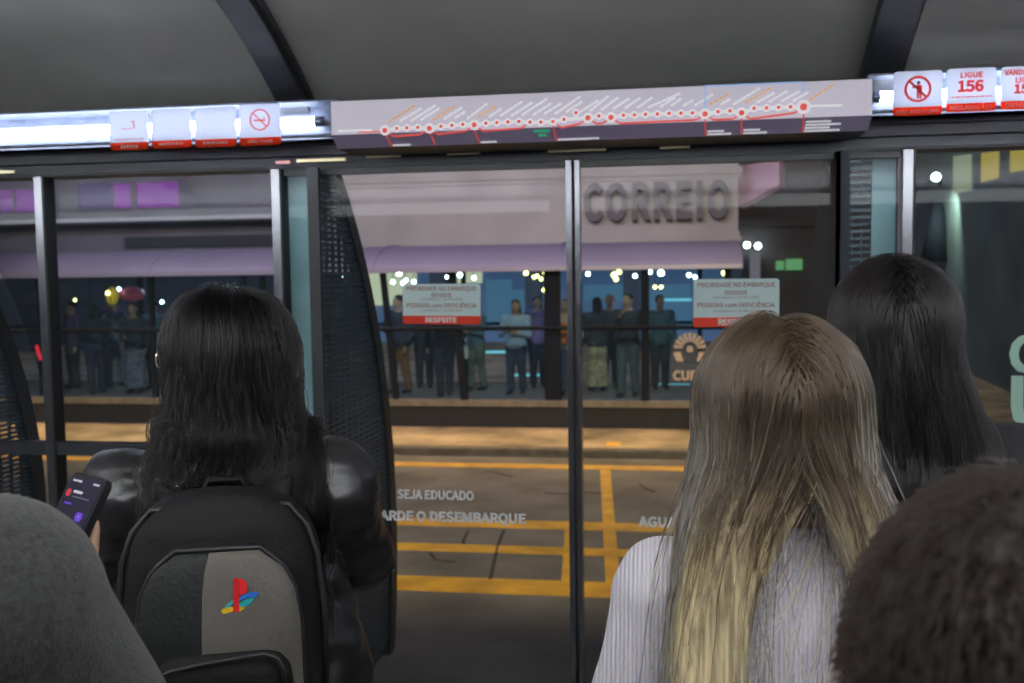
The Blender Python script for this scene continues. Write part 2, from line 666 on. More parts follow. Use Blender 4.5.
# curved outer glass between the door bays
for xa, xb in ((-2.83, -1.26), (0.60, 2.2)):
    nwin[0] += 1
    s_ = shell(-0.25, T_COVE - 0.05, 18, xa, xb, 0.008)
    s_.sm = [True] * len(s_.f)
    s_.build('window_%d' % nwin[0], M_glass2, kind='structure')

# ------------------------------------------------------------------ lights in the cove
M_tube = emit_mat('fluorescent_tube', (0.92, 0.96, 1.0), 27.0)
M_opal = emit_mat('opal_panel_light', (0.95, 0.97, 1.0), 11.0)
M_opalfront = emit_mat('opal_front_light', (0.95, 0.97, 1.0), 6.0)
M_opalup = emit_mat('opal_top_light', (0.95, 0.97, 1.0), 84.0)
M_refl = mat('reflector_metal', (0.13, 0.15, 0.21), 0.45, 0.3, var=0.25, vscale=25)
M_cover = glass_mat('diffuser_plastic', tint=(0.9, 0.93, 1.0), veil=0.03, veil_col=(0.6, 0.7, 0.9), rough=0.15, ior=1.4)


def strip_light(x0, x1, yf, yb, z0, z1, tubes, label, group=None, open_top=False):
    """yf = open face, yb = back; works both sides"""
    t = thing('strip_light', ((x0 + x1) / 2, (yf + yb) / 2, z0), label, 'light', group)
    h = MB()
    lo, hi = min(yf, yb), max(yf, yb)
    sgn = 1 if yb > yf else -1
    h.box(x0, x1, min(yb, yb - sgn * 0.012), max(yb, yb - sgn * 0.012), z0, z1)
    h.box(x0, x1, lo, lo + 0.02, z0, z0 + 0.008)
    h.box(x0, x1, hi - 0.012, hi, z0, z0 + 0.008)
    if not open_top:
        h.box(x0, x1, lo, hi, z1 - 0.006, z1)
    for xa in (x0, x1 - 0.008):
        h.box(xa, xa + 0.008, lo, hi, z0, z1)
    h.build('housing', M_refl, t)
    zc = (z0 + z1) / 2
    for xa, xb in tubes:
        m = MB()
        m.tube([(xa, yf + sgn * 0.07, zc), (xb, yf + sgn * 0.07, zc)], 0.016, 12)
        m.build('lamp_tube', M_tube, t)
        for xe, s in ((xa, -1), (xb, 1)):
            m = MB()
            m.tube([(xe, yf + sgn * 0.07, zc), (xe + s * 0.03, yf + sgn * 0.07, zc)], 0.018, 12)
            m.box(xe + s * 0.02 - 0.008, xe + s * 0.02 + 0.008, min(yf + sgn * 0.07, yb), max(yf + sgn * 0.07, yb), zc - 0.01, zc + 0.01)
            m.build('lamp_holder', M_alu, t)
    MB().box(x0 + 0.01, x1 - 0.01, yf - 0.002, yf + 0.002, z0 + 0.008, z1 - 0.006).build('cover', M_cover, t)
    return t


strip_light(-4.9, -1.06, 3.17, 3.30, 2.102, 2.222, [(-4.8, -3.1), (-3.0, -1.17)], 'long bright strip light along the left of the header behind four notices')
strip_light(0.59, 3.9, 3.17, 3.30, 2.112, 2.228, [(0.60 + 0.04, 2.3), (2.4, 3.8)], 'bright strip light right of the route map behind the number notice')
for xa, xb in ((-4.9, -0.75), (-0.65, 3.9)):
    t = thing('rear_light', ((xa + xb) / 2, 0.30, 2.04), 'opal strip light along the rear side of the shelter, above the viewer', 'light', 'rear strip lights')
    m = MB()
    m.box(xa, xb, 0.225, 0.232, 2.035, 2.115)
    m.box(xa, xb, 0.372, 0.382, 2.030, 2.115)
    m.box(xa, xa + 0.01, 0.225, 0.382, 2.035, 2.115)
    m.box(xb - 0.01, xb, 0.225, 0.382, 2.035, 2.115)
    m.build('housing', M_header, t)
    MB().box(xa + 0.011, xb - 0.011, 0.234, 0.370, 2.040, 2.046).build('opal_panel', M_opal, t)
    MB().box(xa + 0.011, xb - 0.011, 0.384, 0.387, 2.036, 2.110).build('opal_front', M_opalfront, t)
    MB().box(xa + 0.011, xb - 0.011, 0.234, 0.370, 2.100, 2.106).build('opal_top', M_opalup, t)  # upward glowing panel added to brighten the ceiling

# ------------------------------------------------------------------ route map box
rm = thing('route_map_sign', (-0.235, 3.05, 2.05), 'long lit route map box with a red and white line above the doors', 'sign')
M_mapface = mat('map_face', (0.50, 0.47, 0.54), 0.35, emit=((0.62, 0.57, 0.68), 0.42), var=0.05, vscale=3)
M_maplow = mat('map_lower_face', (0.17, 0.15, 0.22), 0.35, emit=((0.30, 0.25, 0.40), 0.16))
bx0, bx1 = -1.05, 0.582
zt, zf, zb = 2.192, 2.088, 2.052
b = MB()
b.prism([(bx0, 3.05, zt), (bx0, 3.05, zf), (bx0, 3.11, zb), (bx0, 3.32, zb), (bx0, 3.32, zt)], (bx1 - bx0, 0, 0))
body = b.build('box', [M_mapface, M_maplow, M_dark], rm)
for p in body.data.polygons:
    n_ = p.normal
    if n_.y < -0.9:
        p.material_index = 0
    elif n_.z < -0.3 and n_.y < -0.1:
        p.material_index = 1
    elif abs(n_.x) > 0.9:
        p.material_index = 1
    else:
        p.material_index = 2
M_mw = mat('map_white', (0.85, 0.85, 0.88), 0.5, emit=((0.9, 0.9, 0.95), 0.45))
M_mr = mat('map_red', (0.75, 0.08, 0.06), 0.5, emit=((0.85, 0.10, 0.08), 0.40))
M_mo = mat('map_orange', (0.80, 0.45, 0.15), 0.5, emit=((0.85, 0.50, 0.20), 0.35))
M_mb = mat('map_blue', (0.35, 0.55, 0.90), 0.5, emit=((0.40, 0.60, 0.95), 0.35))
M_mg = mat('map_green', (0.05, 0.55, 0.25), 0.5, emit=((0.05, 0.6, 0.3), 0.3))
YM = 3.049


def mp(px, py):
    """point of the map face"""
    return at(px, py, YM)


class MapDraw(MB):
    def bar(s, p, q, w, mi, y=YM, th=0.0012):
        p, q = Vector(p), Vector(q)
        d = (q - p)
        d.y = 0
        d.normalize()
        n = Vector((-d.z, 0, d.x)) * (w / 2)
        pts = [p + n, q + n, q - n, p - n]
        return s.prism([Vector((a.x, y, a.z)) for a in pts], (0, -th, 0), mi)

    def disc(s, p, r, mi, th, seg=14):
        return s.prism([Vector((p.x + r * math.cos(2 * PI * k / seg), YM, p.z + r * math.sin(2 * PI * k / seg))) for k in range(seg)], (0, -th, 0), mi)


md = MapDraw()


def low(px, t):
    """point on the sloping lower face below map column px; t 0 = fold, 1 = lower edge"""
    X = mp(px, 120).x
    return Vector((X, 3.05 + 0.06 * t - 0.0015, zf + (zb - zf) * t - 0.0015))


# main line (white), end dashes
stops = [(385, 130.5, 1), (397, 128.5, 0), (407, 128, 0), (418, 127.5, 0), (429.5, 128.5, 1), (441, 126.5, 0), (452, 125.5, 0), (463, 124.5, 0), (474.5, 125, 1),
         (486, 123.3, 0), (497, 122.7, 0), (508, 122, 0), (519, 121.5, 0), (530, 122.3, 0), (541, 122.3, 0), (553, 121.7, 0), (564, 119.5, 0), (576, 112.8, 0), (588, 118, 1),
         (599, 116, 0), (611, 117.5, 1), (623.5, 115.5, 0), (634.5, 115, 0), (645.5, 114.5, 0), (657.5, 114, 0), (669, 113.5, 0), (681, 113.3, 0), (692.5, 113, 0),
         (705, 114, 1), (718, 111.8, 0), (730, 111, 0), (741.5, 113, 1), (754, 108.5, 0), (766.5, 108, 0), (778.5, 107.5, 0), (790.5, 107, 0), (803.5, 107, 2)]
line_pts = [s for s in stops if s[0] != 576]
for a, b_ in zip(line_pts[:-1], line_pts[1:]):
    md.bar(mp(a[0], a[1]), mp(b_[0], b_[1]), 0.0085, 0)
md.bar(mp(338, 131), mp(372, 130.2), 0.005, 0)
md.bar(mp(358, 132.3), mp(384, 131.6), 0.004, 1)
md.bar(mp(811, 106), mp(842, 105.3), 0.005, 0)
for x, y, big in stops:
    r = 0.0105 if big == 0 else (0.0155 if big == 1 else 0.020)
    md.disc(mp(x, y), r, 0, 0.0022)
    md.disc(mp(x, y), r * 0.55, 1, 0.0032)
# red brackets under groups of stops
for a, b_ in ((385, 429.5), (429.5, 474.5), (474.5, 530), (553, 588), (588, 611), (611, 705), (705, 741.5), (741.5, 803.5)):
    ya = np.interp(a, [s[0] for s in stops], [s[1] for s in stops])
    yb_ = np.interp(b_, [s[0] for s in stops], [s[1] for s in stops])
    p0, p1 = mp(a + 4, ya + 3), mp(a + 9, ya + 6.0)
    p2, p3 = mp(b_ - 9, yb_ + 6.0), mp(b_ - 4, yb_ + 3)
    md.bar(p0, p1, 0.005, 1, YM - 0.0004)
    md.bar(p1, p2, 0.006, 1, YM - 0.0004)
    md.bar(p2, p3, 0.005, 1, YM - 0.0004)
# red stems down to small text blocks on the lower face
for x, w, n_ in ((385, 18, 1), (429.5, 0, 0), (474.5, 16, 1), (553, 42, 1), (705, 24, 2), (741.5, 24, 2), (803.5, 36, 4)):
    ya = np.interp(x, [s[0] for s in stops], [s[1] for s in stops])
    md.bar(mp(x, ya + 3), Vector((mp(x, ya).x, YM, zf)), 0.005, 1, YM - 0.0006)
    a_, b2 = low(x, 0.0), low(x + 1.5, 0.92)
    md.prism([a_ + X1 * 0.0025, b2 + X1 * 0.0025, b2 - X1 * 0.0025, a_ - X1 * 0.0025], (0, -0.0012, -0.0008), 1)
    for k in range(n_):
        t0 = 0.90 - 0.2 * k
        wk = w * (1.0 if k % 2 == 0 else 0.7)
        p, q = low(x + 3, t0), low(x + 3 + wk, t0)
        md.prism([p, q, low(x + 3 + wk, t0 - 0.11), low(x + 3, t0 - 0.11)], (0, -0.0008, -0.0006), 0)
for k, (xa, xb) in enumerate(((533, 549), (537, 545))):
    p = [low(xa, 0.12 + 0.3 * k), low(xb, 0.12 + 0.3 * k), low(xb, 0.30 + 0.3 * k), low(xa, 0.30 + 0.3 * k)]
    md.prism(p, (0, -0.0008, -0.0006), 4)
# slanted station names (short strokes, the lettering is too small to read in the photograph)
names = [(389, 122, 416, 105, 2), (400, 121, 422, 108, 0), (411, 121, 436, 105, 0), (421, 120, 440, 108, 0), (433, 120, 455, 106, 2), (444, 119, 463, 107, 0), (455, 118, 466, 111, 0),
         (467, 119, 488, 103, 0), (478, 117, 497, 106, 2), (489, 117, 502, 108, 0), (500, 116, 523, 101, 0), (511, 116, 533, 102, 0), (522, 115, 548, 98, 0), (533, 115, 552, 103, 0), (544, 114, 562, 103, 0),
         (555, 114, 581, 96, 0), (566, 112, 583, 101, 0), (580, 112, 599, 100, 0), (590, 111, 609, 95.5, 0), (601, 110, 619, 97, 0), (613, 109, 630, 98, 0), (625, 108, 641, 97.5, 0), (637, 108, 653, 97, 0),
         (648, 107.5, 681, 93, 0), (660, 107, 676, 97, 0), (671, 106, 682, 98, 0), (683, 106, 694, 99.5, 0), (695, 105.5, 714, 93.5, 0), (709, 105, 729, 93.5, 2), (721, 104.5, 731, 98.5, 0),
         (733, 104.5, 761, 87.5, 0), (745, 103, 772, 87.5, 2), (757, 102.5, 775, 92.5, 0), (769, 102, 788, 90.5, 0), (781, 101.5, 800, 91, 0), (793, 101, 809, 92, 0), (809, 100.5, 834, 84.5, 2)]
for xa, ya, xb, yb_, mi in names:
    p, q = mp(xa, ya), mp(xb, yb_)
    n_ = max(2, int((q - p).length / 0.014))
    for k in range(n_):
        f0, f1 = k / n_, (k + 0.82) / n_
        md.bar(p.lerp(q, f0), p.lerp(q, f1), 0.0055, mi)
# pale blue frame near the right end
for a, b_ in (((705, 113), (705, 86)), ((705, 86), (803, 82)), ((803, 82), (803.5, 92))):
    md.bar(mp(*a), mp(*b_), 0.004, 3, YM - 0.0002)
md.build('route_diagram', [M_mw, M_mr, M_mo, M_mb, M_mg], rm)


# ------------------------------------------------------------------ notices on the light cover
def ring(mb, c, r0, r1, y, th, mi, seg=28):
    for k in range(seg):
        a, b2 = 2 * PI * k / seg, 2 * PI * (k + 1) / seg
        pts = [Vector((c.x + r * math.cos(t), y, c.z + r * math.sin(t))) for r, t in ((r0, a), (r1, a), (r1, b2), (r0, b2))]
        mb.prism(pts, (0, -th, 0), mi)


def diag(mb, c, r, y, th, w, mi):
    d = Vector((0.707, 0, -0.707))
    n_ = Vector((0.707, 0, 0.707)) * w / 2
    mb.prism([Vector((c.x, y, c.z)) + s * d * r + t * n_ for s, t in ((-1, -1), (1, -1), (1, 1), (-1, 1))], (0, -th, 0), mi)


def notice(px0, px1, py_top, py_bot, label, art):
    yS = 3.150
    a, b2 = at((px0 + px1) / 2, py_top, yS), at((px0 + px1) / 2, py_bot, yS)
    w = (at(px1, py_top, yS) - at(px0, py_top, yS)).x
    cx, zc, h = a.x, (a.z + b2.z) / 2, a.z - b2.z
    t = thing('notice_sign', (cx, yS, zc - h / 2), label, 'sign', 'notices on the strip lights')
    band = h * 0.19
    m = MB()
    top = [(cx + sx * (w / 2 - 0.010 + 0.010 * math.cos(a)), yS + 0.0016, zc + h / 2 - 0.010 + 0.010 * math.sin(a)) for sx, rr in ((1, range(6)), (-1, range(5, -1, -1))) for a in [PI / 2 * k / 5 for k in rr]]
    m.prism([(cx + w / 2, yS + 0.0016, zc - h / 2 + band)] + top + [(cx - w / 2, yS + 0.0016, zc - h / 2 + band)], (0, -0.0032, 0))
    m.build('plate', M_sheet, t)
    m = MB()
    pts = []
    r = 0.010
    for k in range(6):
        an = PI + PI / 2 * k / 5
        pts.append((cx - w / 2 + r + r * math.cos(an), yS - 0.0016, zc - h / 2 + r + r * math.sin(an)))
    for k in range(6):
        an = 1.5 * PI + PI / 2 * k / 5
        pts.append((cx + w / 2 - r + r * math.cos(an), yS - 0.0016, zc - h / 2 + r + r * math.sin(an)))
    pts += [(cx + w / 2, yS - 0.0016, zc - h / 2 + band), (cx - w / 2, yS - 0.0016, zc - h / 2 + band)]
    m.prism([Vector(p) + Vector((0, 0.0030, 0)) for p in pts], (0, -0.0034, 0))
    m.build('red_band', M_red, t)
    p = MB()
    art(p, Vector((cx, 0, zc)), w, h, yS - 0.0017, zc - h / 2 + band)
    p.build('lettering', [M_redsoft, M_whitetext, M_rib], t)
    return t


def wd(mb, s, x, z, size, y, mi, width=None, bold=0.0008):
    mb.text(s, (x, y, z), X1, Z1, size, mi, 0.0006, bold, width=width)


def dashes(mb, x0, x1, z, h, y, mi, n, seed=1):
    r_ = random.Random(seed)
    x = x0
    while x < x1 - 0.004:
        L = min(r_.uniform(0.006, 0.016), x1 - x)
        mb.box(x, x + L, y - 0.001, y, z, z + h, mi)
        x += L + 0.003


def art_cup(p, c_, w, h, y, zb_):
    p.box(c_.x - 0.025, c_.x + 0.012, y - 0.0004, y, c_.z + 0.005, c_.z + 0.007, 0)
    p.box(c_.x + 0.018, c_.x + 0.022, y - 0.0004, y, c_.z + 0.005, c_.z + 0.028, 0)
    p.box(c_.x + 0.010, c_.x + 0.022, y - 0.0004, y, c_.z + 0.027, c_.z + 0.030, 0)
    dashes(p, c_.x - 0.050, c_.x + 0.052, zb_ + 0.010, 0.0025, y, 0, 0, 3)
    dashes(p, c_.x - 0.030, c_.x + 0.032, zb_ - 0.019, 0.011, y - 0.0004, 1, 0, 4)


def art_plain(seed):
    def f(p, c_, w, h, y, zb_):
        dashes(p, c_.x - 0.045, c_.x + 0.045, zb_ - 0.015, 0.008, y - 0.0004, 1, 0, seed)
    return f


def art_smoke(p, c_, w, h, y, zb_):
    cc = Vector((c_.x, 0, c_.z + 0.016))
    ring(p, cc, 0.0305, 0.035, y, 0.0008, 0)
    diag(p, cc, 0.032, y, 0.0009, 0.004, 0)
    p.box(cc.x - 0.021, cc.x + 0.020, y - 0.0008, y, cc.z - 0.004, cc.z + 0.001, 0)
    p.box(cc.x + 0.014, cc.x + 0.0165, y - 0.0008, y, cc.z + 0.002, cc.z + 0.010, 0)
    wd(p, 'NÃO FUME', c_.x, zb_ - 0.0165, 0.0085, y - 0.0004, 1, 0.085)


def art_litter(p, c_, w, h, y, zb_):
    cc = Vector((c_.x, 0, c_.z + 0.012))
    ring(p, cc, 0.0315, 0.0385, y, 0.0008, 0)
    diag(p, cc, 0.035, y, 0.0009, 0.006, 0)
    P = lambda x, z: (cc.x + x, y, cc.z + z)
    p.prism([P(-0.002, 0.012), P(0.010, 0.012), P(0.0125, 0.002), P(0.011, -0.010), P(0.010, -0.027), P(0.005, -0.027), P(0.004, -0.010), P(0.002, -0.027), P(-0.003, -0.027), P(-0.003, -0.008)], (0, -0.0008, 0), 0)
    p.prism([P(-0.002, 0.011), P(-0.003, 0.005), P(-0.013, 0.002), P(-0.017, 0.006), P(-0.012, 0.009)], (0, -0.0008, 0), 0)
    p.prism([P(0.002 + 0.005 * math.cos(k * PI / 5), 0.0185 + 0.0055 * math.sin(k * PI / 5)) for k in range(10)], (0, -0.0008, 0), 2)
    wd(p, 'NÃO JOGUE LIXO', c_.x, zb_ - 0.0175, 0.0095, y - 0.0004, 1, 0.118)


def art_call(p, c_, w, h, y, zb_):
    wd(p, 'LIGUE', c_.x, c_.z + 0.036, 0.0145, y, 0, 0.062)
    wd(p, '156', c_.x - 0.002, c_.z - 0.004, 0.030, y, 0, 0.072, 0.0025)
    dashes(p, c_.x - 0.056, c_.x + 0.056, c_.z - 0.022, 0.0035, y, 0, 0, 8)
    wd(p, 'RECLAMAÇÕES', c_.x, zb_ - 0.0175, 0.011, y - 0.0004, 1, 0.118, 0.0014)


def art_vandal(p, c_, w, h, y, zb_):
    wd(p, 'VANDALISMO', c_.x, c_.z + 0.038, 0.0145, y, 0, 0.120)
    wd(p, 'LIGUE', c_.x, c_.z + 0.015, 0.0145, y, 0, 0.058)
    wd(p, '153', c_.x - 0.002, c_.z - 0.015, 0.024, y, 0, 0.060, 0.0025)
    wd(p, 'DENUNCIE', c_.x, zb_ - 0.0175, 0.013, y - 0.0004, 1, 0.112, 0.0016)


notice(109, 147, 111, 150, 'white notice with a faint cup drawing, leftmost on the strip light', art_cup)
notice(151, 190, 109, 148, 'blank white notice beside the cup notice, red band below', art_plain(11))
notice(194.5, 235, 107, 147, 'blank white notice beside the no smoking notice, red band below', art_plain(12))
notice(239, 280, 104, 145.5, 'white no smoking notice with red crossed circle', art_smoke)
notice(893.5, 942.5, 71, 115.5, 'white no littering notice with a red crossed figure', art_litter)
notice(947, 996.5, 68, 111.5, 'white notice with the large red number 156', art_call)
notice(1001.5, 1051, 66, 109, 'white vandalism notice cut by the right edge, beside the number notice', art_vandal)


# ------------------------------------------------------------------ priority stickers on the door glass
def sticker(px0, px1, py0, py1, label, tilt):
    yS = YD - 0.008
    pc = at((px0 + px1) / 2, (py0 + py1) / 2, yS)
    w = (at(px1, py0, yS) - at(px0, py0, yS)).x
    h = at(px0, py0, yS).z - at(px0, py1, yS).z
    ca, sa = math.cos(tilt), math.sin(tilt)
    ux, uz = Vector((ca, 0, sa)), Vector((-sa, 0, ca))
    t = thing('priority_notice', (pc.x, yS, pc.z - h / 2), label, 'sign', 'priority boarding notices on the doors')
    MB().rrect(pc, ux, uz, w, h, 0.010, 0.0015).build('sheet', M_sticker, t)
    zb_ = -h / 2
    band = 0.205 * h
    P = lambda x, z, dy=0.0: Vector((pc.x, yS - 0.001 - dy, pc.z)) + ux * x + uz * z
    m = MB()
    r = 0.008
    pts = [P(-w / 2 + r + r * math.cos(PI + PI / 2 * k / 5), zb_ + r + r * math.sin(PI + PI / 2 * k / 5)) for k in range(6)]
    pts += [P(w / 2 - r + r * math.cos(1.5 * PI + PI / 2 * k / 5), zb_ + r + r * math.sin(1.5 * PI + PI / 2 * k / 5)) for k in range(6)]
    pts += [P(w / 2, zb_ + band), P(-w / 2, zb_ + band)]
    m.prism(pts, (0, -0.0006, 0))
    m.build('red_band', M_redband, t)
    k = MB()
    k.text('PRIORIDADE NO EMBARQUE', P(0, h * 0.335, 0.0004), ux, uz, 0.0140, 0, 0.0004, 0.0003, width=w * 0.90)
    k.text('IDOSOS', P(0, h * 0.175, 0.0004), ux, uz, 0.0130, 0, 0.0004, 0.0003, width=w * 0.255)
    k.text('Lei Federal nº 10.741/2003', P(0, h * 0.095, 0.0004), ux, uz, 0.0075, 0, 0.0004, 0.0, width=w * 0.53)
    k.text('PESSOAS com DEFICIÊNCIA', P(0, -h * 0.085, 0.0004), ux, uz, 0.0140, 0, 0.0004, 0.0004, width=w * 0.90)
    k.text('Lei Federal nº 10.048/2000', P(0, -h * 0.185, 0.0004), ux, uz, 0.0075, 0, 0.0004, 0.0, width=w * 0.53)
    k.text('RESPEITE', P(-0.002, zb_ + band * 0.24, 0.001), ux, uz, band * 0.56, 1, 0.0004, 0.0022, width=w * 0.40)
    k.build('lettering', [M_brownink, M_white], t)


sticker(402.5, 480.5, 284, 324, 'pale blue priority notice on the left door glass, wholly visible', -0.012)
sticker(693, 779, 279, 327, 'pale blue priority notice on the right door, partly behind blonde hair', -0.004)

# letters on the far right window
lt = MB()
p_ = at(1025, 371, YD)
lt.text('C', (p_.x, YD - 0.002, p_.z), X1, Z1, 0.11, 0, 0.001, 0.012)
p_ = at(1031, 425, YD)
lt.text('U', (p_.x, YD - 0.002, p_.z), X1, Z1, 0.15, 0, 0.001, 0.010)
lt.build('window_lettering', mat('pale_green_vinyl', (0.45, 0.70, 0.58), 0.5), label='pale green letters stuck on the window at the right edge', cat='lettering')

# ------------------------------------------------------------------ street, pavement, markings
ZS = -0.95
M_asph = mat('asphalt', (0.135, 0.126, 0.112), 0.8, var=0.4, vscale=1.3, bump=0.4, bscale=8)
M_pave = mat('pavement_stone', (0.30, 0.235, 0.15), 0.8, var=0.6, vscale=1.4, bump=0.5, bscale=5)
M_kerb = mat('kerb_stone', (0.13, 0.115, 0.09), 0.85, var=0.3)
M_yel = mat('yellow_road_paint', (0.62, 0.34, 0.02), 0.65, var=0.30, vscale=3.5)
M_crack = mat('tar_seam', (0.035, 0.032, 0.03), 0.7)
KY = 13.75
MB().box(-45, 35, 3.9, KY, ZS - 0.2, ZS).build('street', M_asph, kind='structure')
MB().box(-45, 35, KY + 0.18, 60, ZS - 0.2, ZS + 0.11).build('pavement', M_pave, kind='structure')
MB().box(-45, 35, KY, KY + 0.18, ZS - 0.2, ZS + 0.11, 0, 0.03).build('kerb', M_kerb, kind='structure')
rmk = MB()


def ground_poly(pts, mi=0, th=0.006):
    q = [atz(x, y, ZS + th) for x, y in pts]
    rmk.prism([Vector((p.x, p.y, ZS)) for p in q], (0, 0, th), mi)


def xline(y0, y1, xa=-22.0, xb=9.0):
    rmk.box(xa, xb, y0, y1, ZS, ZS + 0.005)


def yrow(px, py):
    return atz(px, py, ZS).y


xline(yrow(450, 467.0), yrow(450, 463.0))
xline(yrow(450, 526.5), yrow(450, 519.0))
xline(yrow(450, 551.5), yrow(450, 544.5))
xline(yrow(450, 592.0), yrow(450, 577.5))
ground_poly([(600, 467), (610, 467), (621, 590), (606, 590)])
ground_poly([(565, 527), (573, 527), (572, 584), (561, 584)])
for x, y in ((610, 454),):
    p = atz(x, y, ZS + 0.12)
    rmk.box(p.x - 0.10, p.x + 0.10, KY + 0.3, KY + 0.62, ZS + 0.11, ZS + 0.116)
rmk.build('road_markings', M_yel, kind='structure')
cr = MB()
for pts in ([(468, 531), (463, 541), (464, 545)], [(504, 530), (498, 545), (493, 566), (490, 580)], [(487, 470), (500, 474), (512, 477)], [(545, 493), (560, 494), (585, 492), (612, 494)], [(430, 553), (436, 560), (455, 562)], [(640, 484), (648, 490), (655, 492)]):
    w = [atz(x, y, ZS) + Vector((0, 0, 0.001)) for x, y in pts]
    cr.tube(w, 0.016, 6, flat=0.4)
cr.build('road_cracks', M_crack, kind='structure')

# ------------------------------------------------------------------ the tube station across the street
FY = 15.6
GX0, GX1 = -17.0, 1.10
st = thing('tube_station', ((GX0 + GX1) / 2, FY + 1.3, ZS + 0.11), 'glass tube bus station with pale curved roof across the street', 'bus station')
PZ = -0.40
M_sill = mat('station_sill', (0.22, 0.19, 0.15), 0.7, var=0.25)
M_stdark = mat('station_skirt', (0.022, 0.023, 0.028), 0.7)
M_stroof = mat('station_roof', (0.34, 0.32, 0.42), 0.4, var=0.10, vscale=0.8)
M_stpost = mat('station_post', (0.010, 0.013, 0.020), 0.8, spec=0.2)
MB().box(GX0, GX1, FY, FY + 2.6, PZ - 0.10, PZ).build('platform', [M_sill], st)
MB().box(GX0 + 0.05, GX1 - 0.05, FY + 0.06, FY + 2.5, ZS + 0.11, PZ - 0.10).build('base_skirt', M_stdark, st)
rf = MB()
N = 22
prof = [(FY + 1.3 - 1.45 * math.cos(PI * i / N), 1.66 + 0.46 * math.sin(PI * i / N)) for i in range(N + 1)]
prin = [(FY + 1.3 - 1.41 * math.cos(PI * i / N), 1.66 + 0.42 * math.sin(PI * i / N)) for i in range(N + 1)]
for i in range(N):
    rf.prism([(GX0, *prof[i]), (GX0, *prof[i + 1]), (GX0, *prin[i + 1]), (GX0, *prin[i])], (GX1 - GX0, 0, 0))
rf.build('roof', M_stroof, st)
for xr_ in (at(372, 260, FY).x, at(556, 260, FY).x, at(150, 270, FY).x):
    m = MB()
    for i in range(N):
        a, b2 = prof[i], prof[i + 1]
        m.prism([(xr_, a[0], a[1] + 0.002), (xr_, b2[0], b2[1] + 0.002), (xr_, b2[0], b2[1] + 0.022), (xr_, a[0], a[1] + 0.022)], (0.06, 0, 0))
    m.build('roof_rib', M_stroof, st)
for px, w in ((48, 0.10), (150, 0.07), (262, 0.08), (386, 0.09), (455, 0.12), (552, 0.26), (645, 0.13), (728, 0.10)):
    x = at(px, 330, FY).x
    lean = 0.12 if px in (386, 455) else 0.0
    m = MB()
    m.prism([(x - w / 2 - lean / 2, FY + 0.04, 1.70), (x + w / 2 - lean / 2, FY + 0.04, 1.70), (x + w / 2 + lean, FY + 0.04, PZ), (x - w / 2 + lean, FY + 0.04, PZ)], (0, 0.10, 0))
    m.build('post', M_stpost, st)
for k in range(9):
    x = GX0 + 0.3 + k * 2.15
    MB().box(x, x + 0.08, FY + 2.46, FY + 2.54, PZ, 1.7).build('post', M_stpost, st)
m = MB()
m.tube([(GX0, FY + 0.02, 0.755), (GX1, FY + 0.02, 0.755)], 0.035, 8)
m.build('hand_rail', M_stpost, st)
m = MB()
m.tube([(GX0, FY + 2.5, 0.70), (GX1, FY + 2.5, 0.70)], 0.03, 8)
m.build('hand_rail', M_stpost, st)
M_farglass = glass_mat('station_glass', tint=(0.80, 0.88, 0.95), veil=0.012, veil_col=(0.3, 0.45, 0.7))
MB().box(GX0, GX1, FY + 0.09, FY + 0.10, PZ, 1.69).build('glass_pane', M_farglass, st)
# inner ceiling lights of the station and pale emblem on its glass
M_strl = emit_mat('station_strip_light', (0.65, 0.82, 1.0), 24.0)
for xa, xb in ((-9.6, -8.6), (-6.2, -5.4), (-3.0, -2.4), (-0.6, 0.2)):
    MB().box(xa, xb, FY + 2.0, FY + 2.08, 1.70, 1.74).build('ceiling_light', M_strl, st)
em = MB()
ec = at(690, 349, FY - 0.0)
for k in range(9):
    a = PI * (0.05 + 0.9 * k / 8) + 0.0
    a0, a1 = a - 0.14, a + 0.14
    em.prism([(ec.x + r * math.cos(t), FY + 0.08, ec.z + r * math.sin(t)) for r, t in ((0.11, a0), (0.25, a0 + 0.02), (0.25, a1 - 0.02), (0.11, a1))], (0, -0.004, 0))
em.ball((ec.x, FY + 0.078, ec.z - 0.01), (0.055, 0.004, 0.055))
for sx in (-1, 1):
    em.prism([(ec.x + sx * 0.26, FY + 0.08, ec.z - 0.06), (ec.x + sx * 0.14, FY + 0.08, ec.z - 0.05), (ec.x + sx * 0.10, FY + 0.08, ec.z - 0.20), (ec.x + sx * 0.20, FY + 0.08, ec.z - 0.20)], (0, -0.004, 0))
em.text('CURITIBA', (ec.x + 0.17, FY + 0.078, ec.z - 0.49), X1, Z1, 0.14, 0, 0.003, 0.012)
em.build('emblem', mat('emblem_cream', (0.55, 0.42, 0.30), 0.6, emit=((0.55, 0.40, 0.28), 0.08)), st)
# shelves / counters of teal light seen through the station
sh = MB()
for pxa, pxb, y in ((655, 692, 300), (655, 690, 385), (678, 694, 327), (486, 512, 352), (508, 548, 375), (655, 668, 352)):
    p, q = at(pxa, y, FY + 2.35), at(pxb, y, FY + 2.35)
    sh.box(p.x, q.x, FY + 2.34, FY + 2.36, p.z - 0.022, p.z + 0.022)
sh.build('light_bar', emit_mat('teal_light', (0.25, 0.75, 0.80), 1.1), st)

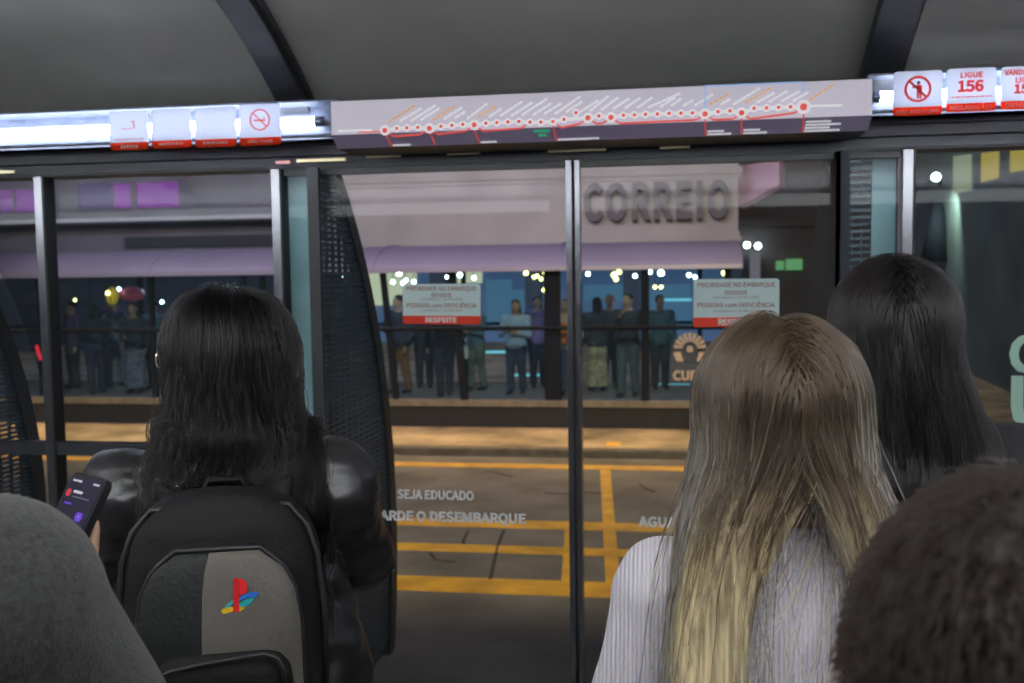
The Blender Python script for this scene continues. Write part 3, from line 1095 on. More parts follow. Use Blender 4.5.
# ------------------------------------------------------------------ buildings
M_fasc = mat('fascia_plaster', (0.46, 0.42, 0.42), 0.85, var=0.10, vscale=0.8)
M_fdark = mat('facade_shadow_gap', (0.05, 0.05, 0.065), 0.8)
M_letter = mat('letter_face', (0.13, 0.12, 0.135), 0.6)
BY = 30.0
fz0, fz1 = 2.45, 5.6
fx0, fx1 = -10.6, 2.0
bl = thing('post_office_building', ((fx0 + fx1) / 2, BY + 4, ZS + 0.11), 'pale post office with large dark raised letters behind the far station', 'building')
m = MB()
m.box(fx0, fx1, BY, BY + 8, fz0, fz1)
m.box(fx0 - 0.02, fx1 + 0.10, BY - 0.10, BY, fz0, fz0 + 0.16)
m.box(fx0, fx1 + 0.04, BY - 0.05, BY, fz0 + 0.16, fz0 + 0.30)
m.box(fx0, fx1 + 0.12, BY - 0.14, BY, 4.42, 4.62)
m.box(fx0, fx1 + 0.06, BY - 0.06, BY, 4.30, 4.42)
m.build('fascia', M_fasc, bl)
m = MB()
m.text('CORREIO', (at(656, 200, BY).x, BY - 0.16, at(656, 218, BY).z), X1, Z1, 0.98, 0, 0.16, 0.07, width=4.25, space=1.06)
m.build('lettering', M_letter, bl)
m = MB()
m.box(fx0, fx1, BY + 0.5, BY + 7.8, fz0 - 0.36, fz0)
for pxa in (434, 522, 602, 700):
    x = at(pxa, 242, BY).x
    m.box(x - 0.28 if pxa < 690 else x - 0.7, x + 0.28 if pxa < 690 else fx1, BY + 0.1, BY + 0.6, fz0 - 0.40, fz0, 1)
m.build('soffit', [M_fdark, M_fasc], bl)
m = MB()
for x in np.arange(fx0 + 0.3, fx1, 3.05):
    m.box(x - 0.25, x + 0.25, BY + 0.8, BY + 1.3, ZS + 0.11, fz0 - 0.3)
m.build('columns', mat('column_paint', (0.05, 0.07, 0.11), 0.7), bl)
M_shopwall = mat('shop_wall', (0.10, 0.15, 0.25), 0.8, emit=((0.07, 0.12, 0.21), 0.75))  # faint blue glow put in for light falling on the wall
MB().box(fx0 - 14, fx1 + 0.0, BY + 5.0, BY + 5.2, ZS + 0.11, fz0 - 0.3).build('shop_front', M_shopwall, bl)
M_shoplit = emit_mat('lit_shop_window', (1.0, 0.92, 0.55), 0.75)
for pxa, pxb, ya, yb in ((287, 345, 268, 300), (368, 417, 270, 305), (437, 482, 270, 283)):
    p, q = at(pxa, ya, BY + 4.9), at(pxb, yb, BY + 4.9)
    MB().box(p.x, q.x, BY + 4.86, BY + 4.95, q.z, p.z).build('shop_window', M_shoplit, bl)
M_shopteal = emit_mat('teal_shop_window', (0.18, 0.36, 0.52), 0.46)
for pxa, pxb, ya, yb in ((486, 512, 280, 330), (508, 548, 290, 312), (584, 640, 285, 300), (650, 690, 285, 325), (70, 120, 296, 345), (160, 275, 290, 330)):
    p, q = at(pxa, ya, BY + 4.9), at(pxb, yb, BY + 4.9)
    MB().box(p.x, q.x, BY + 4.86, BY + 4.95, q.z, p.z).build('shop_window', M_shopteal, bl)

M_gwall = mat('left_facade', (0.20, 0.185, 0.23), 0.85, var=0.15, vscale=0.5)
lb = thing('grey_building', (-19, BY + 4, ZS + 0.11), 'dim grey building with purple lit windows at far left', 'building')
m = MB()
m.box(-36, fx0 - 0.05, BY + 0.3, BY + 8, 2.35, 6.5)
m.box(-36, fx0 - 0.05, BY - 0.5, BY + 0.3, 3.38, 3.50)
m.box(-36, fx0 - 0.05, BY + 0.1, BY + 0.3, 2.35, 2.5)
m.build('wall', M_gwall, lb)
MB().box(-36, fx0 - 0.05, BY - 0.56, BY - 0.50, 3.42, 3.54).build('ledge', mat('pale_ledge', (0.55, 0.55, 0.62), 0.6), lb)
MB().box(-17.5, -11.5, BY + 0.2, BY + 0.32, 2.6, 2.95).build('sign_band', M_fdark, lb)
M_purp = emit_mat('purple_lit_window', (0.42, 0.09, 0.55), 0.55)
M_purp2 = emit_mat('dim_purple_window', (0.20, 0.13, 0.36), 0.42)
for pxa, pxb, ya, yb, mm in ((0, 12, 190, 212, M_purp), (16, 40, 190, 212, M_purp), (78, 112, 184, 208, M_purp2), (114, 130, 184, 208, M_purp), (137, 178, 183, 207, M_purp), (-60, -20, 190, 214, M_purp)):
    p, q = at(pxa, ya, BY + 0.25), at(pxb, yb, BY + 0.25)
    w = MB().box(p.x, q.x, BY + 0.22, BY + 0.30, q.z, p.z).build('window', mm, lb)
    MB().box(p.x - 0.05, q.x + 0.05, BY + 0.18, BY + 0.30, q.z - 0.10, q.z).build('window_sill', M_gwall, w)
MB().box(-36, fx0 - 0.05, BY + 1.0, BY + 1.2, ZS + 0.11, 2.35).build('ground_floor', mat('dark_shop', (0.03, 0.035, 0.05), 0.7), lb)

# building behind, right of the post office, with pink lit canopy edge
rb = thing('dark_building', (10, 46, ZS + 0.11), 'dark building with stepped ledges right of the raised letters', 'building')
M_dwall = mat('dark_facade', (0.115, 0.10, 0.125), 0.85, var=0.25, vscale=0.4)
m = MB()
m.box(1.0, 26, 44, 50, ZS + 0.11, 15)
for z in (3.4, 5.6, 7.8):
    m.box(1.0, 26, 43.7, 44, z, z + 0.35)
m.build('wall', M_dwall, rb)
M_greensign = emit_mat('green_sign', (0.25, 0.65, 0.28), 0.45)
for pxa, pxb, ya, yb in ((776, 784, 261, 270), (786, 802, 259, 270)):
    p, q = at(pxa, ya, 43.6), at(pxb, yb, 43.6)
    MB().box(p.x, q.x, 43.5, 43.7, q.z, p.z).build('sign_panel', M_greensign, rb)
m = MB()
p, q = at(750, 252, 43.6), at(760, 300, 43.6)
m.box(p.x, q.x, 43.5, 43.7, q.z, p.z)
m.build('window', emit_mat('dim_doorway', (0.45, 0.42, 0.5), 0.30), rb)
cn = MB()
pts = [at(738.5, 166, 31.5), at(779, 160, 29.0), at(779, 184, 29.0), at(738.5, 207, 31.5)]
cn.prism(pts, (0.25, 0.9, 0.0))
cn.build('canopy', mat('pink_canopy', (0.62, 0.42, 0.52), 0.7, var=0.1, emit=((0.7, 0.35, 0.5), 0.10)), label='pink lit slanted canopy beside the raised letters', cat='canopy')  # pink light put into the colour and a faint glow

# dark side wall at the far right with yellow windows and a wall lamp
sb = thing('dark_wall_building', (12, 26, ZS + 0.11), 'dark wall with yellow windows and a white lamp at the right', 'building')
A, Bq = at(913, 250, 32.0), at(1075, 250, 17.0)
A.z = Bq.z = 0
dirw = (Bq - A).normalized()
nw = Vector((dirw.y, -dirw.x, 0))
if nw.x > 0:
    nw = -nw
M_swall = mat('dark_green_wall', (0.085, 0.11, 0.105), 0.85, var=0.25, vscale=0.7)


def wallpt(px, py, off=0.0):
    d = ray(px, py)
    t = (A + nw * off - CAM).dot(nw) / d.dot(nw)
    return CAM + d * t


m = MB()
a0 = A - dirw * 0.5
b0 = Bq + dirw * 6
m.prism([(a0.x, a0.y, ZS + 0.11), (b0.x, b0.y, ZS + 0.11), (b0.x, b0.y, 9), (a0.x, a0.y, 9)], -nw * 4)
m.build('wall', M_swall, sb)
M_yw = emit_mat('yellow_lit_window', (0.75, 0.55, 0.10), 0.50)
M_yw2 = emit_mat('pale_lit_window', (0.55, 0.60, 0.38), 0.42)
for pts, mm in (([(953, 156), (971, 154), (971, 190), (953, 194)], M_yw2), ([(981, 153), (998, 151), (998, 178), (981, 183)], M_yw), ([(1010, 150), (1036, 147), (1036, 168), (1010, 173)], M_yw)):
    q = [wallpt(x, y, 0.02) for x, y in pts]
    w = MB().prism(q, -nw * 0.06).build('window', mm, sb)
    lo = [wallpt(pts[3][0] - 1, pts[3][1], 0.03), wallpt(pts[2][0] + 1, pts[2][1], 0.03), wallpt(pts[2][0] + 1, pts[2][1] + 2, 0.03), wallpt(pts[3][0] - 1, pts[3][1] + 2, 0.03)]
    MB().prism(lo, -nw * 0.05).build('window_sill', M_swall, w)
pl = wallpt(936, 182, 0.5)
wl = thing('wall_lamp', tuple(wallpt(940, 185, 0.0)), 'bright white wall lamp above a dark cone statue left of the pale window', 'lamp')
m = MB()
m.tube([wallpt(941, 184, 0.0), pl + Vector((0, 0, 0.1)), pl], 0.03, 8)
m.build('bracket', M_stpost, wl)
m = MB()
m.ball(pl + Vector((0, 0, 0.12)), 0.10)
m.build('bulb', emit_mat('lamp_bulb', (0.8, 1.0, 0.95), 22.0), wl)
m = MB()
q0, q1 = wallpt(938, 200, 0.18), wallpt(937, 262, 0.18)
m.tube([q0, q1], [0.10, 0.42], 14)
m.build('statue_cone', M_stpost, wl)  # dark cone statue standing below the lamp
lamp('wall_lamp_light', 'SPOT', pl + Vector((-0.1, -0.1, -0.1)), 300, (0.85, 1.0, 0.85), tuple(wallpt(950, 250, 0.0)), 0.1, 110)

# ------------------------------------------------------------------ lamps glowing over the crowd
M_lampw = emit_mat('lamp_globe_white', (0.85, 1.0, 0.92), 14.0)
M_lampy = emit_mat('lamp_globe_yellow', (1.0, 0.80, 0.22), 9.0)
M_cord = mat('lamp_cord', (0.02, 0.02, 0.02), 0.6)
lamps = [('w', [(399, 273, 5), (393, 282, 3.5), (403, 283, 3.5), (414, 282, 3.5), (406, 280, 3)], 'white globe lamp in the cluster left of the left priority notice'),
         ('w', [(453, 273, 5), (460, 275, 4), (474, 278, 3.5), (447, 277, 3)], 'white globe lamp above the left priority notice'),
         ('y', [(526, 273, 4), (545, 273, 3.5), (555, 274, 3.5), (534, 277, 3), (541, 279, 3), (549, 281, 3.5), (544, 290, 3.5), (551, 290, 3), (537, 276, 3)], 'small yellow globe lamp in the cluster left of the middle door post'),
         ('y', [(614, 275, 4.5), (619, 272, 4), (616, 279, 4)], 'yellow globe lamp in the bright trio right of the middle door post'),
         ('w', [(588, 274, 3.5)], 'lone white globe lamp just right of the middle door post'),
         ('w', [(635, 276, 3.5), (645, 276, 3), (650, 272, 3.5), (661, 273, 5)], 'white globe lamp in the row left of the right priority notice'),
         ('y', [(661, 287, 3), (655, 287, 3)], 'dim yellow globe lamp low above the teal light bar'),
         ('w', [(689, 275, 3.5), (695, 277, 3)], 'white globe lamp above the right priority notice'),
         ('y', [(724, 273, 4)], 'yellow globe lamp above the right end of the right priority notice'),
         ('w', [(345, 277, 3.5), (309, 284, 3.5)], 'white globe lamp seen through the perforated door jamb'),
         ('y', [(108, 293, 4), (75, 300, 3), (92, 332, 2.5), (112, 331, 2.5)], 'small yellow globe lamp at the left of the far station'),
         ('w', [(119, 289, 3), (162, 302, 3)], 'small white globe lamp at the left of the far station')]
for kind_, spots, lab in lamps:
    for x, y, r in spots:
        Yl = FY + 0.55
        p = at(x, max(y, 271), Yl)
        t = thing('globe_lamp', (p.x, p.y, p.z), lab, 'lamp', None if len(spots) == 1 else lab + 's')
        m = MB()
        m.ball(p, r * Yl / FPX * 0.62, 0, 12, 8)
        m.build('globe', M_lampw if kind_ == 'w' else M_lampy, t)
        m = MB()
        ztop = 1.66 + 0.42 * math.sqrt(max(0, 1 - ((Yl - FY - 1.3) / 1.41) ** 2)) + 0.01
        m.tube([p + Vector((0, 0, 0.02)), Vector((p.x, p.y, ztop))], 0.006, 6)
        m.build('cord', M_cord, t)
# two bright lamps farther right, on the dark building, and coloured balloons left
for x, y in ((747, 245), (758, 246)):
    p = at(x, y, 43.4)
    t = thing('facade_lamp', tuple(p), 'white facade lamp on the dark building right of the raised letters', 'lamp', 'white facade lamps on the dark building')
    MB().ball(p, 0.13, 0, 12, 8).build('globe', M_lampw, t)
    MB().tube([p, p + Vector((0, 0.45, 0.1))], 0.04, 6).build('bracket', M_stpost, t)
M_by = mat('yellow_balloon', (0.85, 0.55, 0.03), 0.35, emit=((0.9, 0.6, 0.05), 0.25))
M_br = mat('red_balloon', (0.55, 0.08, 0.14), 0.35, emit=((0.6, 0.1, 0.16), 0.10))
for x, y, rx, rz, mm, lab in ((112, 296, 0.11, 0.16, M_by, 'yellow balloon above the crowd at the left of the far station'), (132, 294, 0.22, 0.13, M_br, 'dull red balloon beside the yellow balloon')):
    p = at(x, y, FY + 0.8)
    t = thing('balloon', tuple(p), lab, 'balloon', None)
    MB().ball(p, (rx, rx, rz), 0, 16, 12).build('skin', mm, t)
    MB().tube([p + Vector((0, 0, rz)), Vector((p.x, p.y, 1.99))], 0.005, 5).build('string', M_cord, t)
p = at(38, 352, FY + 0.3)
t = thing('tail_lamp', tuple(p), 'small red light glowing left of the first window post', 'lamp')
MB().tube([p + Vector((-0.02, 0, 0.12)), p + Vector((0.0, 0, 0.0)), p + Vector((0.05, 0, -0.14))], 0.028, 8).build('lens', emit_mat('red_light', (1.0, 0.03, 0.04), 2.0), t)
MB().box(p.x - 0.03, p.x + 0.06, p.y + 0.03, p.y + 0.07, PZ, p.z + 0.15).build('stand', M_stpost, t)


# ------------------------------------------------------------------ figures
def remesh(mb, name, voxel, smooth=4, fac=0.5):
    me = bpy.data.meshes.new(name + '_raw')
    me.from_pydata([tuple(v) for v in mb.v], [], mb.f)
    o = bpy.data.objects.new(name + '_raw', me)
    COL.objects.link(o)
    r = o.modifiers.new('r', 'REMESH')
    r.mode = 'VOXEL'
    r.voxel_size = voxel
    if smooth:
        s_ = o.modifiers.new('s', 'SMOOTH')
        s_.iterations = smooth
        s_.factor = fac
    dg = bpy.context.evaluated_depsgraph_get()
    out = bpy.data.meshes.new_from_object(o.evaluated_get(dg))
    bpy.data.objects.remove(o)
    bpy.data.meshes.remove(me)
    out.name = name
    out.polygons.foreach_set('use_smooth', [True] * len(out.polygons))
    return out


def cap(mb, p, q, r0, r1, n=16):
    p, q = Vector(p), Vector(q)
    mb.tube([p, p.lerp(q, 0.5), q], [r0, (r0 + r1) / 2, r1], n)
    mb.ball(p, r0, 0, n, 10)
    mb.ball(q, r1, 0, n, 10)


def loft(mb, rings, n=28, power=2.0):
    """rings: (x, y, z, rx, ry) closed solid of superellipse sections"""
    vs = []
    for x, y, z, rx, ry in rings:
        for j in range(n):
            a = 2 * PI * j / n
            ca, sa = math.cos(a), math.sin(a)
            vs.append((x + rx * math.copysign(abs(ca) ** (2 / power), ca), y + ry * math.copysign(abs(sa) ** (2 / power), sa), z))
    fs = []
    k = len(rings)
    for i in range(k - 1):
        for j in range(n):
            fs.append((i * n + j, i * n + (j + 1) % n, (i + 1) * n + (j + 1) % n, (i + 1) * n + j))
    fs.append(tuple(range(n - 1, -1, -1)))
    fs.append(tuple(range((k - 1) * n, k * n)))
    mb.add(vs, fs)


TORSO = [(0.455, .060, .055, .000), (0.48, .088, .068, -.002), (0.52, .102, .076, -.006), (0.57, .096, .068, -.003), (0.63, .080, .057, .000), (0.70, .088, .063, .003),
         (0.75, .097, .068, .004), (0.79, .104, .062, .000), (0.815, .098, .050, -.004), (0.832, .070, .042, -.007), (0.848, .042, .038, -.008)]


class Fig:
    """joints of a standing figure, local space: x right, y forward, z up, feet at z = 0"""

    def __init__(s, H, wide=1.0, turn=0.0, nod=0.0, elbows=None, wrists=None, step=0.0, curl=0.5):
        s.H, s.w = H, wide
        s.turn, s.nod, s.curl = turn, nod, curl
        s.sh = [Vector((sx * .112 * H * wide, -.004 * H, .803 * H)) for sx in (-1, 1)]
        e = elbows or [(-.15, -.02, .63), (.15, -.02, .63)]
        w = wrists or [(-.155, .03, .485), (.155, .03, .485)]
        s.el = [Vector(v) * H for v in e]
        s.wr = [Vector(v) * H for v in w]
        s.hip = [Vector((sx * .052 * H, 0, .50 * H)) for sx in (-1, 1)]
        s.kn = [Vector((sx * .055 * H, .006 * H + sx * step * .5 * H, .28 * H)) for sx in (-1, 1)]
        s.an = [Vector((sx * .056 * H, -.012 * H + sx * step * H, .045 * H)) for sx in (-1, 1)]
        s.hm = Matrix.Translation((0, 0, .868 * H)) @ Matrix.Rotation(turn, 4, 'Z') @ Matrix.Rotation(nod, 4, 'X')

    def hp(s, x, y, z):
        """point of the head, in head heights from the neck pivot"""
        return s.hm @ Vector((x * s.H, y * s.H, z * s.H))

    def torso(s, mb, t=0.0, z0=0.0, z1=2.0, n=28):
        rows = [(f, rx, ry, yo) for f, rx, ry, yo in TORSO if z0 <= f <= z1]
        loft(mb, [(0, yo * s.H, f * s.H, rx * s.H * s.w + t, ry * s.H * (0.5 + 0.5 * s.w) + t) for f, rx, ry, yo in rows], n)

    def arm(s, mb, i, t=0.0, end=1.0, hand=True):
        H = s.H
        cap(mb, s.sh[i], s.el[i], .034 * H * s.w + t, .0255 * H + t)
        wr = s.el[i].lerp(s.wr[i], end)
        cap(mb, s.el[i], wr, .0255 * H + t, (.0165 + .009 * (1 - end)) * H + t)
        mb.ball(s.sh[i] + Vector((0, 0, -.01 * H)), .040 * H * s.w + t, 0, 16, 10)
        mb.ball(s.sh[i].lerp(Vector((0, s.sh[i].y, .82 * H)), 0.35), .030 * H * s.w + t, 0, 16, 10)

    def hand(s, mb, i, fwd_=None, palm=None, curl=None):
        """palm, four unequal bent fingers and a thumb from the side of the palm"""
        k = s.H / 1.7
        d = (fwd_ or (s.wr[i] - s.el[i])).normalized()
        pn = Vector(palm or ((1 if i == 0 else -1), 0.2, 0))
        pn = (pn - d * pn.dot(d)).normalized()      # where the palm faces
        sd = d.cross(pn)                            # across the palm
        if sd.dot(Vector((0, 1, 0.3))) < 0:
            sd = -sd                                # thumb side
        c = curl if curl is not None else s.curl
        w = s.wr[i]
        for a in (-0.030, -0.010, 0.010, 0.030):
            cap(mb, w + d * .01 * k + sd * a * .6 * k, w + d * .085 * k + sd * a * k, .013 * k, .0125 * k, 10)
        for a, L in ((0.031, .068), (0.010, .078), (-0.011, .072), (-0.031, .056)):
            p = w + d * .088 * k + sd * a * k
            dd = d.copy()
            for f, r0 in ((0.45, .0092), (0.32, .0085), (0.23, .0076)):
                dd = (dd + pn * c * 0.75).normalized()
                q = p + dd * L * f * k
                cap(mb, p, q, r0 * k, r0 * .92 * k, 8)
                p = q
        p = w + d * .028 * k + sd * .030 * k
        q = p + (d * .55 + sd * .75 + pn * .35).normalized() * .038 * k
        cap(mb, p, q, .0135 * k, .0105 * k, 8)
        q2 = q + (d * .85 + sd * .15 + pn * (.3 + c * .6)).normalized() * .032 * k
        cap(mb, q, q2, .0105 * k, .0085 * k, 8)

    def head(s, mb, detail=True):
        H = s.H
        R = s.hm.to_3x3()
        cap(mb, (0, -.010 * H, .83 * H), s.hp(0, -.004, .02), .034 * H, .033 * H)
        mb.ball(s.hp(0, -.004, .078), (.0445 * H, .056 * H, .054 * H), 0, 24, 16, R)
        mb.ball(s.hp(0, .020, .040), (.036 * H, .038 * H, .044 * H), 0, 20, 12, R)
        mb.ball(s.hp(0, .038, .014), (.020 * H, .016 * H, .014 * H), 0, 14, 8, R)
        if detail:
            cap(mb, s.hp(0, .056, .070), s.hp(0, .066, .047), .006 * H, .0085 * H, 10)
            for sx in (-1, 1):
                mb.ball(s.hp(sx * .007, .061, .045), .0055 * H, 0, 10, 6)
                mb.ball(s.hp(sx * .019, .050, .082), (.014 * H, .007 * H, .006 * H), 0, 12, 6, R)
                mb.ball(s.hp(sx * .0445, -.004, .060), (.006 * H, .013 * H, .020 * H), 0, 12, 8, R)
                mb.ball(s.hp(sx * .026, .042, .052), (.012 * H, .012 * H, .012 * H), 0, 12, 8, R)
            mb.ball(s.hp(0, .056, .0285), (.014 * H, .006 * H, .0045 * H), 0, 12, 6, R)
            mb.ball(s.hp(0, .055, .0225), (.012 * H, .006 * H, .0045 * H), 0, 12, 6, R)

    def legs(s, mb, t=0.0, foot=True, flare=0.0):
        H = s.H
        for i in (0, 1):
            cap(mb, s.hip[i], s.kn[i], .055 * H + t, .035 * H + t + flare * .5)
            cap(mb, s.kn[i], s.an[i] + Vector((0, 0, 0.0 if foot else .01 * H)), .035 * H + t + flare * .5, .022 * H + t + flare)
            if foot:
                s.foot(mb, i, t)

    def foot(s, mb, i, t=0.0):
        H = s.H
        a = s.an[i]
        r = .020 * H + t
        cap(mb, (a.x, a.y - .012 * H, r), (a.x * 1.15, a.y + .088 * H, r * .9), r, r * .9, 12)
        cap(mb, (a.x, a.y, .045 * H), (a.x, a.y + .02 * H, r), .022 * H + t, r, 12)


def eyes(f, root, mm):
    out = []
    for sx in (-1, 1):
        m = MB()
        m.ball(f.hp(sx * .0185, .0505, .066), .0075 * f.H, 0, 12, 8)
        m.ball(f.hp(sx * .0185, .0560, .066), .0036 * f.H, 1, 10, 6)
        out.append(m.build('eye', mm))
    for o in out:
        o.parent = root
    return out


def wrinkle(me, amp, scale, seed=0.0, stretch=(1, 1, 1), where=None):
    """push the cloth in and out along its normals"""
    n = len(me.vertices)
    co = np.empty(n * 3)
    no = np.empty(n * 3)
    me.vertices.foreach_get('co', co)
    me.vertices.foreach_get('normal', no)
    co = co.reshape(-1, 3)
    no = no.reshape(-1, 3)
    off = np.empty(n)
    st_ = np.array(stretch)
    for i in range(n):
        p = co[i] * st_ * scale + seed
        a = mnoise.noise(Vector(p))
        b2 = mnoise.noise(Vector(p * 2.1 + 5.0))
        off[i] = (1 - abs(a) * 2.2) * 0.6 + b2 * 0.4
    if where is not None:
        off *= where(co)
    co += no * (off * amp)[:, None]
    me.vertices.foreach_set('co', co.ravel())
    me.update()


def put(me, name, m, root):
    for mm in (m if isinstance(m, (list, tuple)) else [m]):
        me.materials.append(mm)
    o = bpy.data.objects.new(name, me)
    COL.objects.link(o)
    o.parent = root
    return o


# ---- hair: strands combed down over head and shoulders
def hair_strands(f, n, seed, length, thick, colliders, part_x=0.0, lat=0.6, steps=26, wave=0.0, wavelen=0.16, target=None, face=0.35, grav=0.20, jit=0.10, lvar=0.15, clump=10, zmin=-0.015, flare=None, pull=4.0, cloth=None):
    g = np.random.default_rng(seed)
    H = f.H
    c0 = np.array([0, -.004, .078]) * H
    R0 = np.array([.0465, .058, .0565]) * H
    # roots, sampled on the scalp (head space)
    roots = []
    while len(roots) < n:
        v = g.normal(size=(n * 3, 3))
        v /= np.linalg.norm(v, axis=1)[:, None]
        p = v * R0
        ok = (v[:, 2] > -0.55 + 0.2 * (v[:, 1] > -0.2)) & ~((v[:, 1] > face) & (v[:, 2] < 0.62)) & ~((v[:, 1] > face - .25) & (v[:, 2] < 0.0))
        roots.extend(v[ok])
    v = np.array(roots[:n])
    v = v[np.lexsort((v[:, 2], np.round(np.arctan2(v[:, 0], -v[:, 1]) * 7)))]
    P = c0 + v * R0
    layer = g.random(n) ** 0.7
    # combing direction on the scalp: away from the parting, and down
    sx = np.where(v[:, 0] - part_x + g.normal(size=n) * 0.13 > 0, 1.0, -1.0)
    top = np.clip((v[:, 2] - 0.1) / 0.8, 0, 1)
    d = np.stack([sx * lat * top * (0.55 + 0.9 * g.random(n)), (-0.55 + 0.0 * v[:, 1]) * top * np.clip(0.7 - v[:, 1], 0, 1), -0.25 - (1 - top)], 1)
    d += g.normal(size=(n, 3)) * jit
    L = length * (1 + lvar * (g.random(n) * 2 - 1))
    ds = L / steps
    cl = (np.arange(n) // clump)
    ncl = cl.max() + 1
    ph = g.random(ncl)[cl] * 2 * PI
    ph2 = g.random(ncl)[cl] * 2 * PI
    amp = (0.6 + 0.8 * g.random(ncl)[cl]) * wave
    M = np.array(f.hm)
    Rm, Tm = M[:3, :3], M[:3, 3]
    # to body space
    P = P @ Rm.T + Tm
    d = d @ Rm.T
    nrm = (v / R0) @ Rm.T
    nrm /= np.linalg.norm(nrm, axis=1)[:, None]
    hc = c0 @ Rm.T + Tm
    tx = target(g, n, sx, v) if target is not None else None
    out = [P.copy()]
    Pc = P.copy()
    d /= np.linalg.norm(d, axis=1)[:, None]
    for k in range(steps):
        gk = grav * (0.4 + 1.6 * min(1, k / (steps * 0.35)))
        d = d * (1 - gk) + np.array([0, 0, -1.0]) * gk
        if tx is not None:
            lat_ = np.clip((tx - Pc[:, :2]) * pull, -0.65, 0.65)
            q = np.concatenate([lat_, -np.ones((n, 1))], 1)
            q /= np.linalg.norm(q, axis=1)[:, None]
            wg = (np.clip((hc[2] + 0.035 - Pc[:, 2]) / 0.11, 0, 1) * 0.55)[:, None]
            d = d * (1 - wg) + q * wg
        d /= np.linalg.norm(d, axis=1)[:, None]
        e = ((Pc - Tm) @ Rm - c0) / R0
        r = np.linalg.norm(e, axis=1)
        nh = (e / R0) @ Rm.T
        nh /= np.linalg.norm(nh, axis=1)[:, None]
        outw = np.clip((d * nh).sum(1), 0, 1) * np.clip((1.9 - r) / 0.5, 0, 1) * 0.95 * np.clip((nh[:, 2] + 0.1) / 0.25, 0, 1)
        d = d - nh * outw[:, None]
        d /= np.linalg.norm(d, axis=1)[:, None]
        Pc = Pc + d * ds[:, None]
        # keep out of head
        lay = 0.0035 + layer * thick * min(1.0, 0.35 + k / (steps * 0.30))
        loc = (Pc - Tm) @ Rm
        e = (loc - c0) / (R0 + lay[:, None])
        r = np.linalg.norm(e, axis=1)
        ins = r < 1
        if ins.any():
            loc[ins] = c0 + e[ins] / r[ins, None] * (R0 + lay[ins, None])
            new = loc[ins] @ Rm.T + Tm
            step_v = new - out[-1][ins]
            nl = np.maximum(1e-6, np.linalg.norm(step_v, axis=1))[:, None]
            Pc[ins] = new
            d[ins] = 0.5 * d[ins] + 0.5 * step_v / nl
        for (a, b2, ra, rb_) in colliders:
            a_, b_ = np.array(a), np.array(b2)
            ab = b_ - a_
            t = np.clip(((Pc - a_) @ ab) / (ab @ ab), 0, 1)
            q = a_ + t[:, None] * ab
            rad = ra + (rb_ - ra) * t + lay * 0.8
            w = Pc - q
            dist = np.linalg.norm(w, axis=1)
            ins = dist < rad
            if ins.any():
                nn_ = w[ins] / np.maximum(1e-5, dist[ins])[:, None]
                Pc[ins] = q[ins] + nn_ * rad[ins, None]
                dd_ = d[ins] - nn_ * np.minimum(0, (d[ins] * nn_).sum(1))[:, None] * 1.1
                up_ = np.clip(nn_[:, 2], 0, 1)
                dd_[:, 1] -= 0.8 * up_ * np.where(Pc[ins, 1] < 0.05, 1, -0.5)
                dd_[:, 2] = np.minimum(dd_[:, 2], 0.0) - 0.02
                d[ins] = dd_ / np.linalg.norm(dd_, axis=1)[:, None]
        if cloth is not None:
            for i in np.where(Pc[:, 2] < f.H * .875)[0]:
                co, nr_, _i, _d = cloth.find_nearest(Vector(Pc[i]), 0.09)
                if co is None:
                    continue
                w = Pc[i] - np.array(co)
                nv = np.array(nr_)
                h_ = w @ nv
                if h_ < lay[i] * 0.9 + 0.003:
                    Pc[i] = np.array(co) + nv * (lay[i] * 0.9 + 0.003)
                    dn = d[i] @ nv
                    if dn < 0:
                        d[i] -= nv * dn
                    if nv[2] > 0.3:
                        d[i][1] += (-0.7 if Pc[i][1] < 0.045 else 0.5) * nv[2]
                    d[i][2] -= 0.05
                    d[i] /= np.linalg.norm(d[i])
        out.append(Pc.copy())
    A = np.stack(out, 1)                               # n, steps+1, 3
    s_ = np.linspace(0, 1, steps + 1)[None, :]
    arc = s_ * L[:, None]
    env = np.clip(s_ * 2.2 - 0.35, 0, 1)
    off = amp[:, None] * env * np.sin(arc / wavelen * 2 * PI + ph[:, None])
    off2 = amp[:, None] * env * np.sin(arc / wavelen * 2 * PI * 0.83 + ph2[:, None]) * 0.6
    A[:, :, 0] += off
    A[:, :, 1] += off2
    # clumping: strands run toward their lock's first strand
    if clump > 1:
        lead = (cl * clump)
        cw = np.clip(s_ * 1.4 - 0.10, 0, 1)[:, :, None] * 0.42
        near = np.linalg.norm(A[:, :1] - A[lead][:, :1], axis=2, keepdims=True) < 0.022
        A = A * (1 - cw * near) + A[lead] * (cw * near)
    A[:, 1:] += g.normal(size=A[:, 1:].shape) * 0.0004
    return A, layer


def cloth_tree(me):
    from mathutils.bvhtree import BVHTree
    return BVHTree.FromPolygons([v.co.copy() for v in me.vertices], [tuple(p.vertices) for p in me.polygons])


def strands_obj(name, A, m, root, r0=0.00055, r1=0.00025, clump=10):
    n, k, _ = A.shape
    cu = bpy.data.hair_curves.new(name)
    cu.add_curves([k] * n)
    cu.position_data.foreach_set('vector', A.astype(np.float32).ravel())
    rad = cu.attributes.get('radius') or cu.attributes.new('radius', 'FLOAT', 'POINT')
    rr = np.tile(np.linspace(r0, r1, k), n).astype(np.float32)
    rad.data.foreach_set('value', rr)
    gl_ = np.random.default_rng(n)
    lk = gl_.random(n // clump + 1)[np.arange(n) // clump] * 0.75 + gl_.random(n) * 0.25
    cu.attributes.new('lock', 'FLOAT', 'CURVE').data.foreach_set('value', lk.astype(np.float32))
    cu.materials.append(m)
    o = bpy.data.objects.new(name, cu)
    COL.objects.link(o)
    o.parent = root
    return o


